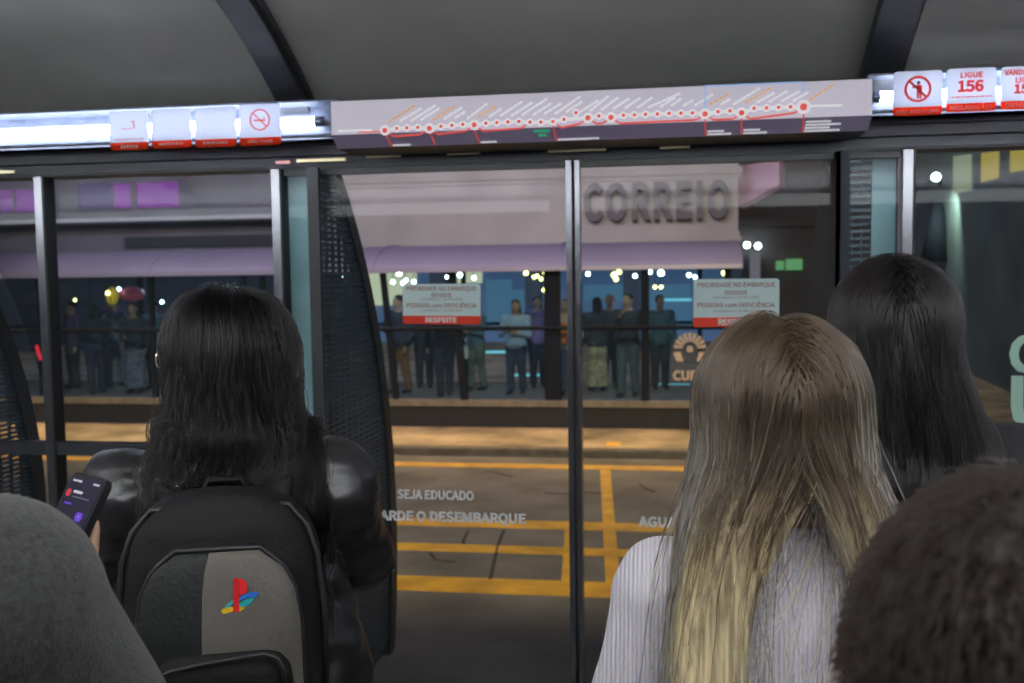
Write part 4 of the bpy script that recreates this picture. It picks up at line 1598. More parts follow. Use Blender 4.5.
def hair_shell(A, layer, k=500, rad=0.010, voxel=0.007, lim=0.45, shrink=0.0, seed=1, smooth=5, f=None, keep=None):
    g = np.random.default_rng(seed)
    idx = np.where((layer < lim) & (True if keep is None else keep))[0]
    idx = g.choice(idx, min(k, len(idx)), replace=False)
    m = MB()
    for i in idx:
        p = A[i]
        rs = [rad] * len(p)
        rs[-1] = rad * 0.4
        rs[-2] = rad * 0.7
        m.tube([tuple(q) for q in p], rs, 6)
    if f is not None:
        H = f.H
        m.ball(f.hp(0, -.008, .079), (.0455 * H + shrink, .0545 * H + shrink, .0545 * H + shrink), 0, 28, 18, f.hm.to_3x3())
    me = remesh(m, 'hair', voxel, smooth)
    n = len(me.vertices)
    co = np.empty(n * 3)
    no = np.empty(n * 3)
    me.vertices.foreach_get('co', co)
    me.vertices.foreach_get('normal', no)
    me.vertices.foreach_set('co', co - no * shrink)
    me.update()
    return me


M_skin = mat('skin', (0.52, 0.32, 0.23), 0.5, var=0.08, vscale=20)
M_skin2 = mat('tan_skin', (0.36, 0.21, 0.14), 0.5, var=0.08, vscale=20)
M_eye = mat('eye_white', (0.8, 0.8, 0.78), 0.2)
M_iris = mat('iris', (0.03, 0.02, 0.015), 0.1)
M_jean = mat('blue_jeans', (0.035, 0.05, 0.09), 0.85, var=0.2, vscale=30)
M_blackcloth = mat('black_cloth', (0.012, 0.012, 0.014), 0.8, var=0.3, vscale=20, bump=0.3, bscale=200)
M_shoe = mat('dark_shoe', (0.02, 0.02, 0.022), 0.5)


# ------------------------------------------------------------------ the woman with the backpack (left)
M_hblack = hair_mat('black_hair', (0.004, 0.0035, 0.0035), (0.005, 0.0045, 0.0045), rough=0.20, var=0.6, ior=1.37)
M_hblackb = mat('black_hair_mass', (0.005, 0.0045, 0.0045), 0.6, spec=0.15)
M_leather = mat('black_leather', (0.016, 0.016, 0.018), 0.36, var=0.3, vscale=14, bump=0.15, bscale=28, spec=0.6)
PX, PY, RZ1 = -0.738, 1.58, math.radians(18)
f = Fig(1.615, 0.92, turn=math.radians(41), elbows=[(-.150, .05, .665), (.132, .085, .690)], wrists=[(-.065, .17, .70), (.030, .205, .76)], curl=1.1)
w1 = thing('person', (PX, PY, 0), 'person with long black wavy hair, black leather jacket and black backpack, facing away', 'person', None, RZ1)
W1 = chain(w1)
m = MB()
f.torso(m)
f.legs(m)
for i in (0, 1):
    f.arm(m, i)
    f.hand(m, i, palm=(0.8 if i == 0 else -0.8, -0.2, 0.3))
f.head(m)
put(remesh(m, 'body', 0.0065, 3), 'body', M_skin, w1)
eyes(f, w1, [M_eye, M_iris])
H = f.H
m = MB()
f.torso(m, 0.024, 0.47, 0.84, 36)
loft(m, [(0, -.005, .47 * H, .142 * H, .092 * H), (0, -.005, .56 * H, .142 * H, .088 * H), (0, 0, .63 * H, .136 * H, .082 * H), (0, 0, .72 * H, .108 * H, .074 * H)], 36)
loft(m, [(0, -.008 * H, .825 * H, .064 * H, .055 * H), (0, -.014 * H, .872 * H, .052 * H, .050 * H)], 28)
for i in (0, 1):
    f.arm(m, i, 0.020, 0.93)
me = remesh(m, 'jacket', 0.0075, 4)
wrinkle(me, 0.011, 8.0, 2.0, (0.9, 0.9, 1.7))
wrinkle(me, 0.004, 22.0, 7.0, (0.7, 1.0, 1.8))
put(me, 'jacket', M_leather, w1)
bvh = cloth_tree(me)
m = MB()
f.torso(m, 0.010, 0.455, 0.58)
f.legs(m, 0.010, False)
put(remesh(m, 'trousers', 0.011, 4), 'trousers', M_jean, w1)
for i in (0, 1):
    m = MB()
    f.foot(m, i, 0.006)
    put(remesh(m, 'shoe', 0.007, 2), 'shoe', M_shoe, w1)
cols = [((0, -.012, .82 * H), (0, -.006, .90 * H), .050, .046), ((-.05, -.20, 1.255), (.07, -.20, 1.255), .068, .068)]


def tgt(g, n, sx, v):
    c_, s_ = math.cos(.70), math.sin(.70)
    a = np.clip(v[:, 0] * c_ - v[:, 1] * s_ * .25 + g.normal(size=n) * .20, -1.25, 1.25)
    return np.stack([a * 0.150 + .035, -.112 + 0.04 * np.clip(v[:, 1], -.3, 1) + g.normal(size=n) * .02], 1)


A, lay = hair_strands(f, 12000, 3, 0.385, 0.032, cols, 0.1, 0.55, 26, wave=0.010, wavelen=0.15, target=tgt, jit=0.12, lvar=0.30, clump=14, cloth=bvh, face=0.12)
xw = A[:, :, 0] * math.cos(RZ1) - A[:, :, 1] * math.sin(RZ1)
keep = np.where(A[:, :, 2] > 1.44, xw, 0.0).min(1) > -0.096          # hair tucked back from the glasses
A, lay = A[keep], lay[keep]
put(hair_shell(A, lay, 900, 0.008, 0.0065, 0.4, 0.004, f=f), 'hair', M_hblackb, w1)
strands_obj('hair_strands', A, M_hblack, w1, 0.00065, 0.0003).parent = w1

# glasses on her face
gl = thing('eyeglasses', tuple(W1 @ f.hp(0, .06, .066)), 'pale framed eyeglasses at the left edge of the black wavy hair', 'glasses')
m = MB()
HP = lambda x, y, z: W1 @ f.hp(x, y, z)
for sx in (-1, 1):
    ring_ = [HP(sx * .0230 + .0185 * math.cos(a), .0715 - .0035 * abs(math.cos(a)) * (1 if sx * math.cos(a) > 0 else 0), .066 + .0145 * math.sin(a)) for a in np.linspace(0, 2 * PI, 21)]
    m.tube(ring_, 0.0022, 6, 0, False)
    m.tube([HP(sx * .0415, .0680, .069), HP(sx * .0485, .042, .069), HP(sx * .0485, -.006, .066)], 0.0020, 6)
m.tube([HP(-.0050, .0715, .068), HP(.0050, .0715, .068)], 0.0018, 6)
m.build('frame', mat('pale_metal_frame', (0.75, 0.68, 0.52), 0.25, 0.7), gl)
m = MB()
for sx in (-1, 1):
    m.prism([HP(sx * .0230 + .0180 * math.cos(a), .0710, .066 + .0140 * math.sin(a)) for a in np.linspace(0, 2 * PI, 17)[:-1]], W1.to_3x3() @ f.hm.to_3x3() @ Vector((0, .0016, 0)))
m.build('lens', glass_mat('lens_glass', veil=0.0, ior=1.5), gl)

# backpack (built in its own space: x across, -y toward the viewer, z up from its bottom)
M_pack = mat('black_nylon', (0.005, 0.005, 0.006), 0.72, spec=0.3, var=0.25, vscale=12, bump=0.25, bscale=120)
M_packd = mat('black_nylon_panel', (0.005, 0.006, 0.0065), 0.65, var=0.2, vscale=10, bump=0.2, bscale=140)
M_grey = mat('grey_brown_fabric', (0.105, 0.094, 0.082), 0.65, var=0.12, vscale=7, bump=0.2, bscale=140, sheen=0.2)
M_pipe = mat('black_piping', (0.016, 0.016, 0.018), 0.45)
BZ0 = 0.905
BL = Vector((0.012, -0.205, BZ0))                       # pack origin in her body space
bp = thing('backpack', tuple(W1 @ BL), 'black backpack with a grey panel and a small red and blue emblem', 'backpack', None, RZ1)
BM = chain(bp)
BMi = BM.inverted()


def pk(px, py, y):
    """photograph pixel on the pack-space plane y"""
    o_, d_ = BMi @ CAM, BMi.to_3x3() @ ray(px, py)
    return o_ + d_ * ((y - o_.y) / d_.y)


def bpart(m, name, mm, parent=None):
    o = m.build(name, mm)
    o.parent = parent or bp
    return o


m = MB()
prf = [(0.0, .120, .055), (0.03, .142, .075), (0.12, .150, .080), (0.24, .149, .078), (0.33, .141, .073), (0.375, .126, .065), (0.405, .100, .053), (0.422, .062, .040), (0.428, .020, .016)]
loft(m, [(0, 0, z, rx, ry) for z, rx, ry in prf], 44, 3.0)
me = remesh(m, 'bag_body', 0.006, 4)
wrinkle(me, 0.003, 10.0, 3.0)
put(me, 'bag_body', M_pack, bp)
ROWS = [(0.015, .098, .026), (0.05, .112, .036), (0.14, .118, .040), (0.24, .116, .037), (0.295, .108, .030), (0.330, .090, .022), (0.350, .060, .014)]
RZs, RXs, RYs = [q[0] for q in ROWS], [q[1] for q in ROWS], [q[2] for q in ROWS]
FYK = -0.066


def pocket_y(x, z):
    u = min(0.999, abs(x / np.interp(z, RZs, RXs)))
    return FYK - np.interp(z, RZs, RYs) * (1 - u ** 2.8) ** (1 / 2.8)


# front pocket: left part black, right part grey
u_split = pk(200, 590, FYK - 0.035).x / 0.117
cols_u = 40
for nm, ua, ub, mm in (('front_panel', -1.0, u_split, M_packd), ('grey_panel', u_split, 1.0, M_grey)):
    m = MB()
    rows = []
    for z in np.linspace(0.015, 0.350, 30):
        rx = np.interp(z, RZs, RXs)
        ry = np.interp(z, RZs, RYs)
        row = []
        for k in range(cols_u + 1):
            u = ua + (ub - ua) * k / cols_u
            uu = min(0.9999, abs(u))
            wz = 0.0030 * mnoise.noise(Vector((u * 2.2, z * 9, 1.0)))
            row.append((u * rx, FYK - ry * (1 - uu ** 2.8) ** (1 / 2.8) + wz, z))
        rows.append(row)
    n_ = cols_u + 1
    vs = [p for row in rows for p in row] + [(p[0], FYK + 0.004, p[2]) for row in rows for p in row]
    fs = []
    nr = len(rows)
    for i in range(nr - 1):
        for k in range(cols_u):
            a = i * n_ + k
            fs.append((a, a + 1, a + n_ + 1, a + n_))
    o_ = nr * n_
    for i in range(nr - 1):
        fs.append((i * n_, i * n_ + n_, o_ + i * n_ + n_, o_ + i * n_))
        k = i * n_ + cols_u
        fs.append((k, k + n_, o_ + k + n_, o_ + k))
    for k in range(cols_u):
        fs.append((k, k + 1, o_ + k + 1, o_ + k))
        a = (nr - 1) * n_ + k
        fs.append((a, a + 1, o_ + a + 1, o_ + a))
    m.add(vs, fs, 0, True)
    bpart(m, nm, mm)
m = MB()
pts = []
for s_ in (-1, 1):
    seq = np.linspace(0.05, 0.350, 22)
    for z in (seq if s_ < 0 else seq[::-1]):
        pts.append((s_ * np.interp(z, RZs, RXs) * 0.99, FYK - 0.006, z + (0.004 if z > 0.34 else 0)))
m.tube(pts, 0.0042, 8)
bpart(m, 'pocket_piping', M_pipe)
m = MB()
pts = []
for s_ in (-1, 1):
    seq = [q for q in prf if q[0] >= 0.1][:-2]
    for z, rx, ry in (seq if s_ < 0 else seq[::-1]):
        pts.append((s_ * rx * .985, -ry * 0.55, z))
m.tube(pts, 0.0045, 8)
bpart(m, 'piping', M_pipe)
# lower pouch with its curved zip
m = MB()
PZs = pk(240, 657, FYK - .055).z
loft(m, [(.006, FYK - .030, PZs - 0.160 + z, rx, ry) for z, rx, ry in ((0.0, .080, .02), (.02, .096, .026), (.09, .100, .029), (.135, .094, .026), (.155, .080, .018), (.162, .060, .010))], 36, 3.0)
pouch = put(remesh(m, 'lower_pouch', 0.006, 3), 'lower_pouch', M_pack, bp)
m = MB()
m.tube([pk(x, y, FYK - .0585) for x, y in ((150, 683), (170, 672), (205, 664), (240, 658), (264, 654), (277, 658), (283, 669), (286, 690))], 0.0032, 8)
bpart(m, 'zip', M_pipe, pouch)
# emblem: a standing red letter over a flat ribbon
ec_ = pk(239, 597, FYK - .036)
EYp = pocket_y(ec_.x, ec_.z) - 0.0035


def ez(x, y):
    return pk(200 + x / 8.53, 550 + y / 8.53, EYp)


m = MB()
for pts, mi in (([(180, 520), (195, 502), (225, 488), (285, 490), (285, 522), (250, 533), (205, 545), (186, 538)], 1),
                ([(207, 498), (225, 472), (262, 442), (287, 430), (287, 452), (255, 478), (240, 496)], 2),
                ([(330, 482), (390, 486), (372, 505), (345, 525), (330, 525)], 1),
                ([(330, 455), (345, 448), (400, 418), (465, 402), (455, 430), (425, 458), (388, 488), (332, 484)], 2),
                ([(330, 412), (372, 385), (440, 360), (498, 358), (503, 375), (488, 394), (462, 404), (418, 402), (372, 418), (332, 436)], 3)):
    m.prism([ez(*p) for p in pts], (0, 0.002, 0), mi)
m.prism([ez(*p) + Vector((0, -0.0012, 0)) for p in ((286, 250), (300, 243), (328, 243), (333, 525), (312, 532), (284, 522))], (0, 0.002, 0), 0)
m.prism([ez(*p) + Vector((0, -0.0010, 0)) for p in ((330, 243), (360, 247), (385, 262), (400, 290), (402, 330), (392, 360), (372, 378), (336, 388), (334, 300))], (0, 0.002, 0), 4)
bpart(m, 'emblem', [mat('emblem_red', (0.60, 0.015, 0.02), 0.5), mat('emblem_yellow', (0.85, 0.55, 0.02), 0.5), mat('emblem_teal', (0.02, 0.36, 0.38), 0.5), mat('emblem_blue', (0.03, 0.16, 0.62), 0.5), mat('emblem_bright_red', (0.72, 0.02, 0.025), 0.5)])
# shoulder straps, haul loop, zip pull, loose cord
L_ = lambda x, y, z: Vector((x, y, z)) - BL              # body space to pack space
for s_ in (-1, 1):
    m = MB()
    sx = s_ * .092
    m.tube([Vector((s_ * .07, .045, .385)), L_(sx, -.090, 1.345), L_(sx + s_ * .004, -.02, 1.388), L_(sx + s_ * .004, .06, 1.35), L_(sx + s_ * .006, .120, 1.22), L_(sx + s_ * .03, .115, 1.08), L_(sx + s_ * .07, .02, 0.98), Vector((s_ * .13, .05, .05))], 0.024, 10, 0, True, 0.32)
    bpart(m, 'shoulder_strap', M_pack)
m = MB()
m.tube([(-.035, .03, .412), (-.025, .035, .434), (.025, .035, .434), (.035, .03, .412)], 0.009, 8, 0, True, 0.4)
bpart(m, 'haul_loop', M_pack)
m = MB()
m.tube([pk(301, 556, -.045), pk(304, 566, -.047), pk(307, 574, -.047)], [0.0016, 0.0034, 0.0022], 8)
m.tube([pk(307, 573, -.047), pk(311, 578, -.047)], [0.0022, 0.004], 8)
bpart(m, 'zip_pull', mat('bright_metal', (0.8, 0.77, 0.66), 0.25, 0.9))
m = MB()
m.tube([pk(x, y, -.03) for x, y in ((304, 585), (311, 605), (314, 625), (309, 640), (299, 642))], 0.0022, 6)
bpart(m, 'loose_cord', M_pipe)

# ------------------------------------------------------------------ the blonde woman (middle right)
M_hblonde = hair_mat('ombre_hair', (0.046, 0.029, 0.017), (0.95, 0.87, 0.62), pos=(0.24, 0.58), rough=0.22, var=0.72)
M_hblondeb = mat('ombre_hair_mass', (0.06, 0.04, 0.022), 0.7, spec=0.2)
_nt = M_hblondeb.node_tree
_b = next(n for n in _nt.nodes if n.type == 'BSDF_PRINCIPLED')
_tc = _nt.nodes.new('ShaderNodeTexCoord')
_sx = _nt.nodes.new('ShaderNodeSeparateXYZ')
_mr = _nt.nodes.new('ShaderNodeMapRange')
_mr.inputs['From Min'].default_value = 1.43
_mr.inputs['From Max'].default_value = 1.22
_cr = _nt.nodes.new('ShaderNodeValToRGB')
_cr.color_ramp.elements[0].color = (0.035, 0.023, 0.013, 1)
_cr.color_ramp.elements[1].color = (0.55, 0.45, 0.27, 1)
_nt.links.new(_tc.outputs['Object'], _sx.inputs[0])
_nt.links.new(_sx.outputs['Z'], _mr.inputs['Value'])
_nt.links.new(_mr.outputs[0], _cr.inputs[0])
_nt.links.new(_cr.outputs[0], _b.inputs['Base Color'])


def locks(m_, lo=0.35, hi=1.5):
    """fine strand streaks running down a mass of hair"""
    nt = m_.node_tree
    b = next(n for n in nt.nodes if n.type == 'BSDF_PRINCIPLED')
    tc = nt.nodes.new('ShaderNodeTexCoord')
    mp_ = nt.nodes.new('ShaderNodeMapping')
    mp_.inputs['Scale'].default_value = (260, 260, 5)
    ns = nt.nodes.new('ShaderNodeTexNoise')
    ns.inputs['Scale'].default_value = 1.0
    ns.inputs['Detail'].default_value = 4
    nt.links.new(tc.outputs['Object'], mp_.inputs[0])
    nt.links.new(mp_.outputs[0], ns.inputs['Vector'])
    mr = nt.nodes.new('ShaderNodeMapRange')
    mr.inputs['From Min'].default_value = 0.3
    mr.inputs['From Max'].default_value = 0.7
    mr.inputs['To Min'].default_value = lo
    mr.inputs['To Max'].default_value = hi
    nt.links.new(ns.outputs['Fac'], mr.inputs['Value'])
    hs = nt.nodes.new('ShaderNodeHueSaturation')
    old = b.inputs['Base Color'].links
    if old:
        nt.links.new(old[0].from_socket, hs.inputs['Color'])
    else:
        hs.inputs['Color'].default_value = b.inputs['Base Color'].default_value
    nt.links.new(mr.outputs[0], hs.inputs['Value'])
    nt.links.new(hs.outputs[0], b.inputs['Base Color'])
    bu = nt.nodes.new('ShaderNodeBump')
    bu.inputs['Strength'].default_value = 0.8
    bu.inputs['Distance'].default_value = 0.003
    nt.links.new(ns.outputs['Fac'], bu.inputs['Height'])
    nt.links.new(bu.outputs[0], b.inputs['Normal'])


locks(M_hblondeb)
locks(M_hblackb)


def ribbed(name, col, period, var=0.05):
    m_ = mat(name, col, 0.8, sheen=0.25)
    nt = m_.node_tree
    b = next(n for n in nt.nodes if n.type == 'BSDF_PRINCIPLED')
    tc = nt.nodes.new('ShaderNodeTexCoord')
    wv = nt.nodes.new('ShaderNodeTexWave')
    wv.wave_type = 'BANDS'
    wv.bands_direction = 'X'
    wv.inputs['Scale'].default_value = 2 * PI / (20 * period)
    wv.inputs['Distortion'].default_value = 0.35
    nt.links.new(tc.outputs['Object'], wv.inputs['Vector'])
    bpn = nt.nodes.new('ShaderNodeBump')
    bpn.inputs['Strength'].default_value = 0.8
    bpn.inputs['Distance'].default_value = 0.002
    nt.links.new(wv.outputs['Fac'], bpn.inputs['Height'])
    nt.links.new(bpn.outputs[0], b.inputs['Normal'])
    r = nt.nodes.new('ShaderNodeValToRGB')
    r.color_ramp.elements[0].color = (*[c_ * 0.72 for c_ in col], 1)
    r.color_ramp.elements[1].color = (*col, 1)
    nt.links.new(wv.outputs['Fac'], r.inputs[0])
    nt.links.new(r.outputs[0], b.inputs['Base Color'])
    return m_


M_sweater = ribbed('white_ribbed_knit', (0.92, 0.86, 0.94), 0.0052)
QX, QY = 0.128, 1.20
f = Fig(1.585, 0.76, turn=math.radians(6), elbows=[(-.128, -.01, .625), (.126, .01, .63)], wrists=[(-.13, .12, .55), (.13, .13, .56)])
w2 = thing('person', (QX, QY, 0), 'person with long brown to blonde hair and white ribbed sweater, facing away', 'person')
m = MB()
f.torso(m)
f.legs(m)
for i in (0, 1):
    f.arm(m, i)
    f.hand(m, i)
f.head(m)
put(remesh(m, 'body', 0.0065, 3), 'body', M_skin, w2)
eyes(f, w2, [M_eye, M_iris])
H = f.H
m = MB()
f.torso(m, 0.014, 0.47, 0.84, 36)
loft(m, [(0, -.008 * H, .825 * H, .050 * H, .046 * H), (0, -.010 * H, .856 * H, .040 * H, .040 * H)], 28)
for i in (0, 1):
    f.arm(m, i, 0.015, 0.95)
me = remesh(m, 'sweater', 0.0070, 5)
wrinkle(me, 0.004, 8.0, 4.0, (1.3, 1.3, 1.0))
put(me, 'sweater', M_sweater, w2)
bvh = cloth_tree(me)
m = MB()
f.torso(m, 0.008, 0.455, 0.56)
f.legs(m, 0.010, False)
put(remesh(m, 'trousers', 0.011, 4), 'trousers', M_jean, w2)
for i in (0, 1):
    m = MB()
    f.foot(m, i, 0.006)
    put(remesh(m, 'shoe', 0.007, 2), 'shoe', M_shoe, w2)
cols = [((0, -.012, .82 * H), (0, -.006, .90 * H), .050, .046)]


def tgt(g, n, sx, v):
    a = v[:, 0] + g.normal(size=n) * .20
    left = a < 0.12
    x = np.where(left, -.138 + .085 * np.clip((a + 1) / 1.1, 0, 1.0), .078 + .060 * np.clip(a - .12, 0, 1.0))
    x = x + (g.random(n) < 0.012) * g.normal(size=n) * .06
    y = -.128 + .02 * np.clip(v[:, 1], -.2, 1) + g.normal(size=n) * .010
    return np.stack([x, y], 1)


A, lay = hair_strands(f, 13000, 5, 0.60, 0.026, cols, 0.02, 0.75, 30, wave=0.004, wavelen=0.22, target=tgt, jit=0.07, lvar=0.14, clump=12, grav=0.16, pull=10.0, cloth=bvh)
low_x = np.where(A[:, :, 2] < 1.31, np.abs(A[:, :, 0] - .010), 9.0).min(1)      # the parted back shows the knit between two locks
keep = (low_x > 0.046) | (np.random.default_rng(2).random(len(A)) < 0.05)
A, lay = A[keep], lay[keep]
xe = A[:, -8, 0]
me = hair_shell(A[:, :27], lay, 900, 0.006, 0.0055, 0.45, 0.003, f=f, keep=((xe > -.128) & (xe < -.058)) | ((xe > .076) & (xe < .125)))
put(me, 'hair', M_hblondeb, w2)
strands_obj('hair_strands', A, M_hblonde, w2, 0.00065, 0.0004)

# ------------------------------------------------------------------ the dark-haired woman (right)
M_hdark = hair_mat('straight_black_hair', (0.007, 0.005, 0.005), (0.006, 0.005, 0.005), rough=0.20, var=0.45)
RX, RY = 0.362, 1.70
f = Fig(1.655, 1.0, turn=math.radians(-6))
w3 = thing('person', (RX, RY, 0), 'person with long straight black hair and dark top, farther right, facing away', 'person')
m = MB()
f.torso(m)
f.legs(m)
for i in (0, 1):
    f.arm(m, i)
    f.hand(m, i)
f.head(m)
put(remesh(m, 'body', 0.007, 3), 'body', M_skin2, w3)
eyes(f, w3, [M_eye, M_iris])
H = f.H
m = MB()
f.torso(m, 0.014, 0.47, 0.84, 36)
loft(m, [(0, -.008 * H, .825 * H, .050 * H, .046 * H), (0, -.010 * H, .856 * H, .040 * H, .040 * H)], 28)
for i in (0, 1):
    f.arm(m, i, 0.013, 0.95)
me = remesh(m, 'sweater', 0.008, 5)
wrinkle(me, 0.004, 8.0, 9.0)
put(me, 'sweater', M_blackcloth, w3)
bvh = cloth_tree(me)
m = MB()
f.torso(m, 0.008, 0.455, 0.56)
f.legs(m, 0.010, False)
put(remesh(m, 'trousers', 0.011, 4), 'trousers', M_blackcloth, w3)
for i in (0, 1):
    m = MB()
    f.foot(m, i, 0.006)
    put(remesh(m, 'shoe', 0.007, 2), 'shoe', M_shoe, w3)
cols = [((0, -.012, .82 * H), (0, -.006, .90 * H), .050, .046)]


def tgt(g, n, sx, v):
    a = np.clip(v[:, 0] + g.normal(size=n) * .18, -1.2, 1.2)
    return np.stack([a * 0.140 + .035, -.125 + .03 * np.clip(v[:, 1], -.2, 1) + g.normal(size=n) * .012], 1)


A, lay = hair_strands(f, 10000, 9, 0.57, 0.024, cols, 0.0, 0.7, 28, wave=0.002, wavelen=0.25, target=tgt, jit=0.05, lvar=0.12, clump=8, grav=0.16, cloth=bvh)
put(hair_shell(A[:, :22], lay, 900, 0.007, 0.006, 0.4, 0.004, f=f), 'hair', M_hblackb, w3)
strands_obj('hair_strands', A, M_hdark, w3, 0.0006, 0.0004)

# ------------------------------------------------------------------ near head with short brown hair (bottom right corner)
M_hbrown = hair_mat('short_brown_hair', (0.0045, 0.0027, 0.0019), (0.0105, 0.0060, 0.0042), pos=(0.2, 0.9), rough=0.35, var=0.7, ior=1.32)
SXp, SYp = 0.190, 0.535
f = Fig(1.515, 1.06, turn=math.radians(-12), nod=math.radians(-6))
w4 = thing('person', (SXp, SYp, 0), 'person with short brown hair close to the viewer at the bottom right', 'person')
m = MB()
f.torso(m)
f.legs(m)
for i in (0, 1):
    f.arm(m, i)
    f.hand(m, i)
f.head(m)
put(remesh(m, 'body', 0.007, 3), 'body', M_skin2, w4)
eyes(f, w4, [M_eye, M_iris])
m = MB()
f.torso(m, 0.014, 0.47, 0.84, 32)
for i in (0, 1):
    f.arm(m, i, 0.013, 0.95)
put(remesh(m, 'sweater', 0.009, 5), 'sweater', M_blackcloth, w4)
m = MB()
f.torso(m, 0.008, 0.455, 0.56)
f.legs(m, 0.010, False)
put(remesh(m, 'trousers', 0.012, 4), 'trousers', M_jean, w4)
for i in (0, 1):
    m = MB()
    f.foot(m, i, 0.006)
    put(remesh(m, 'shoe', 0.008, 2), 'shoe', M_shoe, w4)


def short_hair(f, n, seed, length, lift):
    g = np.random.default_rng(seed)
    H = f.H
    c0 = np.array([0, -.004, .078]) * H
    R0 = np.array([.0465, .058, .0565]) * H
    v = g.normal(size=(n * 4, 3))
    v /= np.linalg.norm(v, axis=1)[:, None]
    ok = (v[:, 2] > -0.45) & ~((v[:, 1] > 0.55) & (v[:, 2] < 0.5)) & ~((v[:, 1] > 0.1) & (v[:, 2] < 0.05))
    v = v[ok][:n]
    n = len(v)
    P = c0 + v * R0
    nr = v / R0
    nr /= np.linalg.norm(nr, axis=1)[:, None]
    w = np.array([0.05, -0.35, 0.95])
    w /= np.linalg.norm(w)
    rad = v - (v @ w)[:, None] * w                         # away from the crown
    sw = np.cross(np.tile(w, (n, 1)), v)
    d = rad * 0.9 + sw * 0.45 + g.normal(size=(n, 3)) * .16
    d /= np.linalg.norm(d, axis=1)[:, None]
    L = length * (0.75 + 0.5 * g.random(n))
    k = 9
    layer = g.random(n)
    out = [P]
    p = P.copy()
    for i in range(1, k):
        li = lift * (1 - i / k) ** 1.2
        dd = d * (1 - li) + nr * li * 1.3 + np.array([0, 0, -0.22]) * (i / k)
        dd /= np.linalg.norm(dd, axis=1)[:, None]
        p = p + dd * (L / (k - 1))[:, None]
        e = (p - c0) / (R0 + 0.012 + 0.014 * layer[:, None])
        r = np.linalg.norm(e, axis=1)
        far = r > 1
        p[far] = 0.68 * p[far] + 0.32 * (c0 + e[far] / r[far, None] * (R0 + 0.012 + 0.014 * layer[far, None]))
        e = (p - c0) / (R0 + 0.006 + 0.014 * layer[:, None])
        r = np.linalg.norm(e, axis=1)
        ins = r < 1
        p[ins] = c0 + e[ins] / r[ins, None] * (R0 + 0.006 + 0.014 * layer[ins, None])
        out.append(p.copy())
    A = np.stack(out, 1)
    M = np.array(f.hm)
    return A @ M[:3, :3].T + M[:3, 3], layer


A, lay = short_hair(f, 14000, 21, 0.040, 0.22)
put(hair_shell(A[:, :7], lay, 900, 0.007, 0.006, 0.6, 0.003, f=f), 'hair', mat('brown_hair_mass', (0.008, 0.005, 0.004), 0.7), w4)
strands_obj('hair_strands', A, M_hbrown, w4, 0.00055, 0.0003)

# ------------------------------------------------------------------ the grey sleeve and the phone (bottom left corner)
M_greyknit = mat('grey_wool', (0.024, 0.025, 0.024), 0.95, var=0.6, vscale=170, bump=0.5, bscale=500, sheen=0.15)
UX, UY = -0.756, 0.72
f = Fig(1.735, 1.08, turn=math.radians(-20), nod=math.radians(-18), elbows=[(-.165, .0, .65), (.165, .055, .668)], wrists=[(-.15, .10, .52), (.072, .118, .772)], curl=0.85)
uu = Vector((.866, -.50, 0))
vv = Vector((.25, .433, .86)).normalized()
nn = uu.cross(vv)
pc = at(77, 512, 0.95) - vv * 0.035
f.wr[1] = pc - vv * .115 - nn * .022 - Vector((UX, UY, 0))
w5 = thing('person', (UX, UY, 0), 'person in grey wool sweater at the bottom left, only a shoulder in view', 'person')
m = MB()
f.torso(m)
f.legs(m)
for i in (0, 1):
    f.arm(m, i)
f.hand(m, 0)
f.hand(m, 1, fwd_=vv, palm=tuple(nn), curl=0.22)
f.head(m)
put(remesh(m, 'body', 0.0065, 3), 'body', M_skin2, w5)
eyes(f, w5, [M_eye, M_iris])
H = f.H
m = MB()
f.torso(m, 0.018, 0.47, 0.84, 36)
loft(m, [(0, -.008 * H, .825 * H, .050 * H, .046 * H), (0, -.010 * H, .856 * H, .042 * H, .042 * H)], 28)
for i in (0, 1):
    f.arm(m, i, 0.020, 0.95)
me = remesh(m, 'sweater', 0.0075, 6)
wrinkle(me, 0.004, 7.0, 1.0)
put(me, 'sweater', M_greyknit, w5)
m = MB()
f.torso(m, 0.008, 0.455, 0.56)
f.legs(m, 0.012, False)
put(remesh(m, 'trousers', 0.012, 4), 'trousers', M_jean, w5)
for i in (0, 1):
    m = MB()
    f.foot(m, i, 0.007)
    put(remesh(m, 'shoe', 0.008, 2), 'shoe', M_shoe, w5)
A, lay = short_hair(f, 2500, 23, 0.04, 0.5)
put(hair_shell(A[:, :7], lay, 900, 0.008, 0.007, 0.9), 'hair', M_hblackb, w5)
m = MB()
T = Vector((UX, UY, 0))
m.tube([T + Vector(p) for p in ((.165, -.125, 1.02), (.172, -.115, 1.30), (.165, -.075, 1.455), (.160, .0, 1.49), (.158, .07, 1.455), (.165, .125, 1.30), (.20, .13, 1.05))], 0.02, 10, 0, True, 0.35)
m.build('bag_strap', M_blackcloth, w5)

t = thing('phone', tuple(pc - vv * .07), 'phone with a dark lit screen held up beside the grey sleeve', 'phone')
MB().rrect(pc, uu, vv, 0.072, 0.150, 0.010, 0.0085).build('case', mat('phone_case', (0.01, 0.01, 0.012), 0.3), t)
MB().rrect(pc + nn * .0046, uu, vv, 0.066, 0.144, 0.007, 0.0008).build('screen', mat('phone_screen', (0.01, 0.01, 0.015), 0.15, emit=((0.05, 0.045, 0.10), 0.30)), t)
m = MB()


def scr(x, z, w, h, mi):
    m.rrect(pc + nn * .0053 + uu * x + vv * z, uu, vv, w, h, min(w, h) * .45, 0.0004, mi)


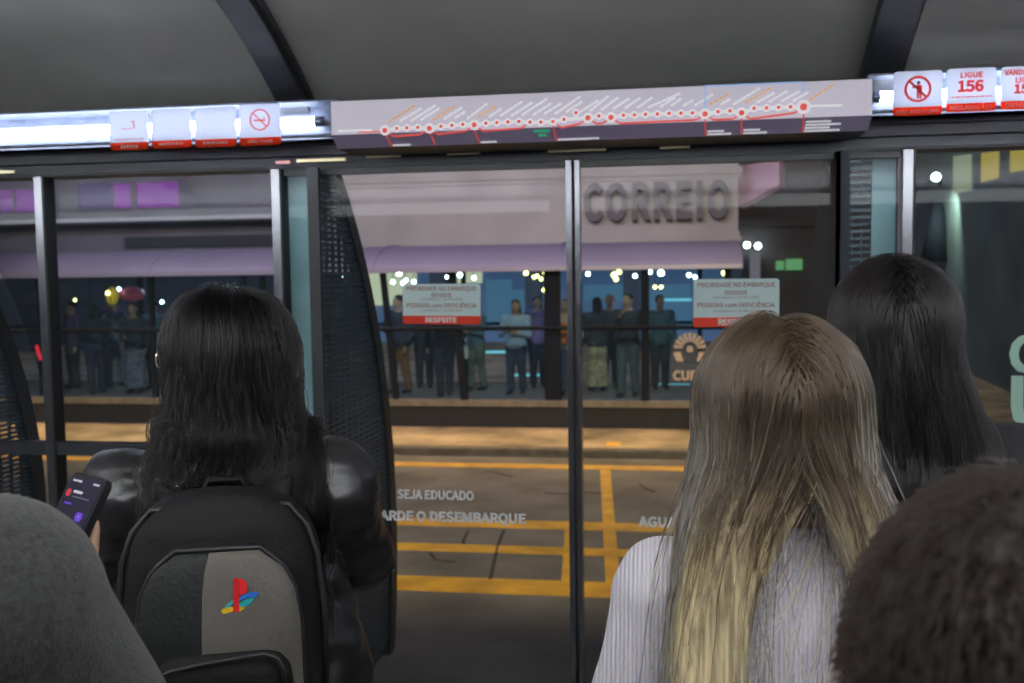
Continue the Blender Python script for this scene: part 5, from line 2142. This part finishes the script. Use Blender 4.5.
for x in (-.024, -.019, -.014, -.010):
    scr(x, .066, .0038, .0022, 0)
for x in (.018, .022, .026):
    scr(x, .066, .003, .0022, 0)
scr(-.024, .052, .0085, .0085, 1)
scr(-.006, .0545, .018, .0028, 0)
scr(.004, .049, .034, .0014, 4)
scr(-.016, .041, .014, .002, 2)
scr(.016, .030, .013, .0095, 2)
scr(.0165, .030, .003, .003, 0)
scr(.020, .012, .018, .018, 3)
scr(.024, .006, .010, .008, 5)
m.build('screen_content', [emit_mat('screen_white', (0.9, 0.9, 1), 0.6), emit_mat('screen_red', (0.9, 0.10, 0.12), 0.6), emit_mat('screen_violet', (0.22, 0.10, 0.85), 0.7), emit_mat('screen_blue', (0.10, 0.45, 0.95), 0.7), emit_mat('screen_grey', (0.35, 0.35, 0.45), 0.35), emit_mat('screen_green', (0.45, 0.85, 0.15), 0.7)], t)

# ------------------------------------------------------------------ people waiting in the station across the street
def crowd_proto(seed, H, elbows, wrists, hairlen, step, skirt=False, cap_=False):
    f = Fig(H, 1.03, turn=0.2 * (seed % 3 - 1), elbows=elbows, wrists=wrists, step=step, curl=0.7)
    m = MB()
    f.torso(m)
    f.legs(m)
    for i in (0, 1):
        f.arm(m, i)
        f.hand(m, i)
    f.head(m)
    body = remesh(m, 'body', 0.012, 2)
    m = MB()
    f.torso(m, 0.018, 0.47, 0.84)
    for i in (0, 1):
        f.arm(m, i, 0.016, 0.9)
    top = remesh(m, 'top', 0.016, 3)
    wrinkle(top, 0.006, 9.0, seed)
    m = MB()
    if skirt:
        f.torso(m, 0.014, 0.48, 0.60)
        loft(m, [(0, 0, .06 * H, .125 * H, .10 * H), (0, 0, .30 * H, .108 * H, .085 * H), (0, 0, .52 * H, .098 * H, .07 * H)], 28)
    else:
        f.torso(m, 0.012, 0.455, 0.58)
        f.legs(m, 0.014, False, 0.012)
    low_ = remesh(m, 'trousers', 0.016, 3)
    wrinkle(low_, 0.008, 8.0, seed + 3, (1.4, 1.4, 0.5))
    m = MB()
    R = f.hm.to_3x3()
    m.ball(f.hp(0, -.012, .088), (.050 * H, .058 * H, .052 * H), 0, 20, 12, R)
    if hairlen:
        loft(m, [(0, -.03 * H, (.90 - hairlen) * H, .050 * H, .022 * H), (0, -.028 * H, .90 * H, .056 * H, .035 * H), (0, -.022 * H, .95 * H, .049 * H, .036 * H)], 20)
    hair = remesh(m, 'hair', 0.010, 3)
    m = MB()
    for i in (0, 1):
        f.foot(m, i, 0.006)
    shoes = remesh(m, 'shoes', 0.012, 2)
    return [('body', body), ('top', top), ('skirt' if skirt else 'trousers', low_), ('hair', hair), ('shoes', shoes)]


protos = [crowd_proto(1, 1.62, None, None, 0.0, 0.0),
          crowd_proto(2, 1.58, [(-.15, .03, .63), (.16, .02, .63)], [(-.06, .13, .66), (.07, .14, .70)], 0.10, 0.05),
          crowd_proto(3, 1.68, [(-.17, -.02, .63), (.15, .03, .64)], [(-.16, .05, .49), (.05, .12, .78)], 0.0, 0.06),
          crowd_proto(4, 1.60, None, [(-.15, .06, .49), (.06, .14, .62)], 0.16, 0.0, True)]
for pr in protos:
    for nm, me in pr:
        me.materials.append(M_blackcloth)
cmat = {}


def cloth(c, var=0.0):
    key = (c, var)
    if key not in cmat:
        cmat[key] = mat('cloth_%s' % '_'.join('%02d' % int(x * 99) for x in c), c, 0.85, var=var or 0.1, vscale=14 if var else 6)
    return cmat[key]


NAVY, BLK, DRK = (0.03, 0.04, 0.075), (0.015, 0.016, 0.02), (0.04, 0.045, 0.06)
crowd = [  # px of the figure, depth into the station, proto, turn, top, lower, hair, label
    (399, 0.75, 2, 2.6, (0.05, 0.06, 0.10), (0.26, 0.13, 0.05), BLK, 'person in dark top and tan trousers standing left of the left priority notice'),
    (424, 1.55, 0, 3.3, NAVY, DRK, BLK, 'person in navy clothes standing under the left half of the left priority notice'),
    (444, 0.40, 2, 0.4, BLK, (0.03, 0.035, 0.05), BLK, 'person in black jacket standing under the middle of the left priority notice'),
    (476, 1.30, 1, 2.4, (0.10, 0.16, 0.22), (0.16, 0.19, 0.15), BLK, 'person in teal top and grey green trousers under the right end of the left notice'),
    (516, 0.80, 1, 3.0, (0.36, 0.50, 0.68), (0.05, 0.07, 0.12), (0.06, 0.035, 0.02), 'person in pale blue shirt standing between two station posts'),
    (538, 1.75, 0, 3.5, (0.22, 0.16, 0.42), NAVY, BLK, 'person in violet top just left of the thick station post'),
    (566, 0.50, 3, 2.8, (0.62, 0.55, 0.42), (0.05, 0.07, 0.10), (0.10, 0.04, 0.02), 'person in cream top with orange bag left of the middle door post'),
    (597, 1.15, 3, 0.3, (0.035, 0.04, 0.06), (0.46, 0.40, 0.25), BLK, 'person in dark top and wide beige patterned skirt right of the door post'),
    (628, 0.50, 2, 2.9, (0.045, 0.05, 0.065), (0.10, 0.125, 0.12), BLK, 'person in dark jacket and grey green trousers right of the beige skirt'),
    (610, 1.75, 0, 3.1, (0.07, 0.08, 0.12), DRK, (0.30, 0.10, 0.05), 'person with reddish hair behind the dark jackets right of the beige skirt'),
    (660, 1.55, 0, 3.4, (0.05, 0.10, 0.13), DRK, BLK, 'person in dark teal top standing by the pale emblem'),
    (72, 1.30, 0, 2.6, (0.08, 0.05, 0.12), DRK, BLK, 'person in plum top right of the left window post'),
    (95, 0.45, 1, 0.6, NAVY, DRK, BLK, 'person in navy top under the small yellow lamps at left'),
    (114, 1.60, 2, 3.2, (0.10, 0.12, 0.17), (0.20, 0.20, 0.24), BLK, 'person in slate top and pale grey trousers below the yellow balloon'),
    (134, 0.60, 3, 3.3, DRK, (0.16, 0.16, 0.20), BLK, 'person in dark top and grey skirt below the red balloon'),
    (154, 1.25, 0, 2.9, (0.13, 0.22, 0.30), NAVY, BLK, 'person in blue grey top left of the black wavy hair'),
    (302, 0.80, 2, 3.2, DRK, DRK, BLK, 'person in dark clothes seen through the clear strip left of the perforated jamb'),
    (338, 1.00, 1, 3.0, NAVY, DRK, BLK, 'person in navy clothes seen through the perforated jamb'),
]
for px, dep, pi_, rz, top_, low_, hc_, lab in crowd:
    Yp = FY + 0.12 + dep
    X = at(px, 340, Yp).x
    r = thing('person', (X, Yp, PZ), lab, 'person', 'people waiting in the far station', rz)
    for nm, me in protos[pi_]:
        o = bpy.data.objects.new(nm, me)
        COL.objects.link(o)
        o.parent = r
        o.material_slots[0].link = 'OBJECT'
        o.material_slots[0].material = {'body': M_skin2 if pi_ % 2 else M_skin, 'top': cloth(top_), 'trousers': cloth(low_), 'skirt': cloth(low_, 0.45), 'hair': cloth(hc_), 'shoes': M_shoe}[nm]


def handbag(px, py, dep, col, w, h, lab):
    Yp = FY + 0.12 + dep
    p = at(px, py, Yp)
    t = thing('bag', tuple(p), lab, 'bag')
    m = MB()
    m.box(p.x - w / 2, p.x + w / 2, Yp - .04, Yp + .04, p.z - h / 2, p.z + h / 2, 0, 0.02)
    m.build('bag_body', cloth(col), t)
    m = MB()
    m.tube([(p.x - w * .3, Yp, p.z + h * .48), (p.x - w * .2, Yp, p.z + h * .95), (p.x + w * .2, Yp, p.z + h * .95), (p.x + w * .3, Yp, p.z + h * .48)], 0.012, 6)
    m.build('bag_handle', cloth(col), t)


handbag(464, 352, 0.55, (0.62, 0.64, 0.68), 0.14, 0.24, 'white bag held by the person under the left priority notice')
handbag(562, 333, 0.22, (0.62, 0.19, 0.05), 0.17, 0.34, 'orange bag held by the person in cream top')
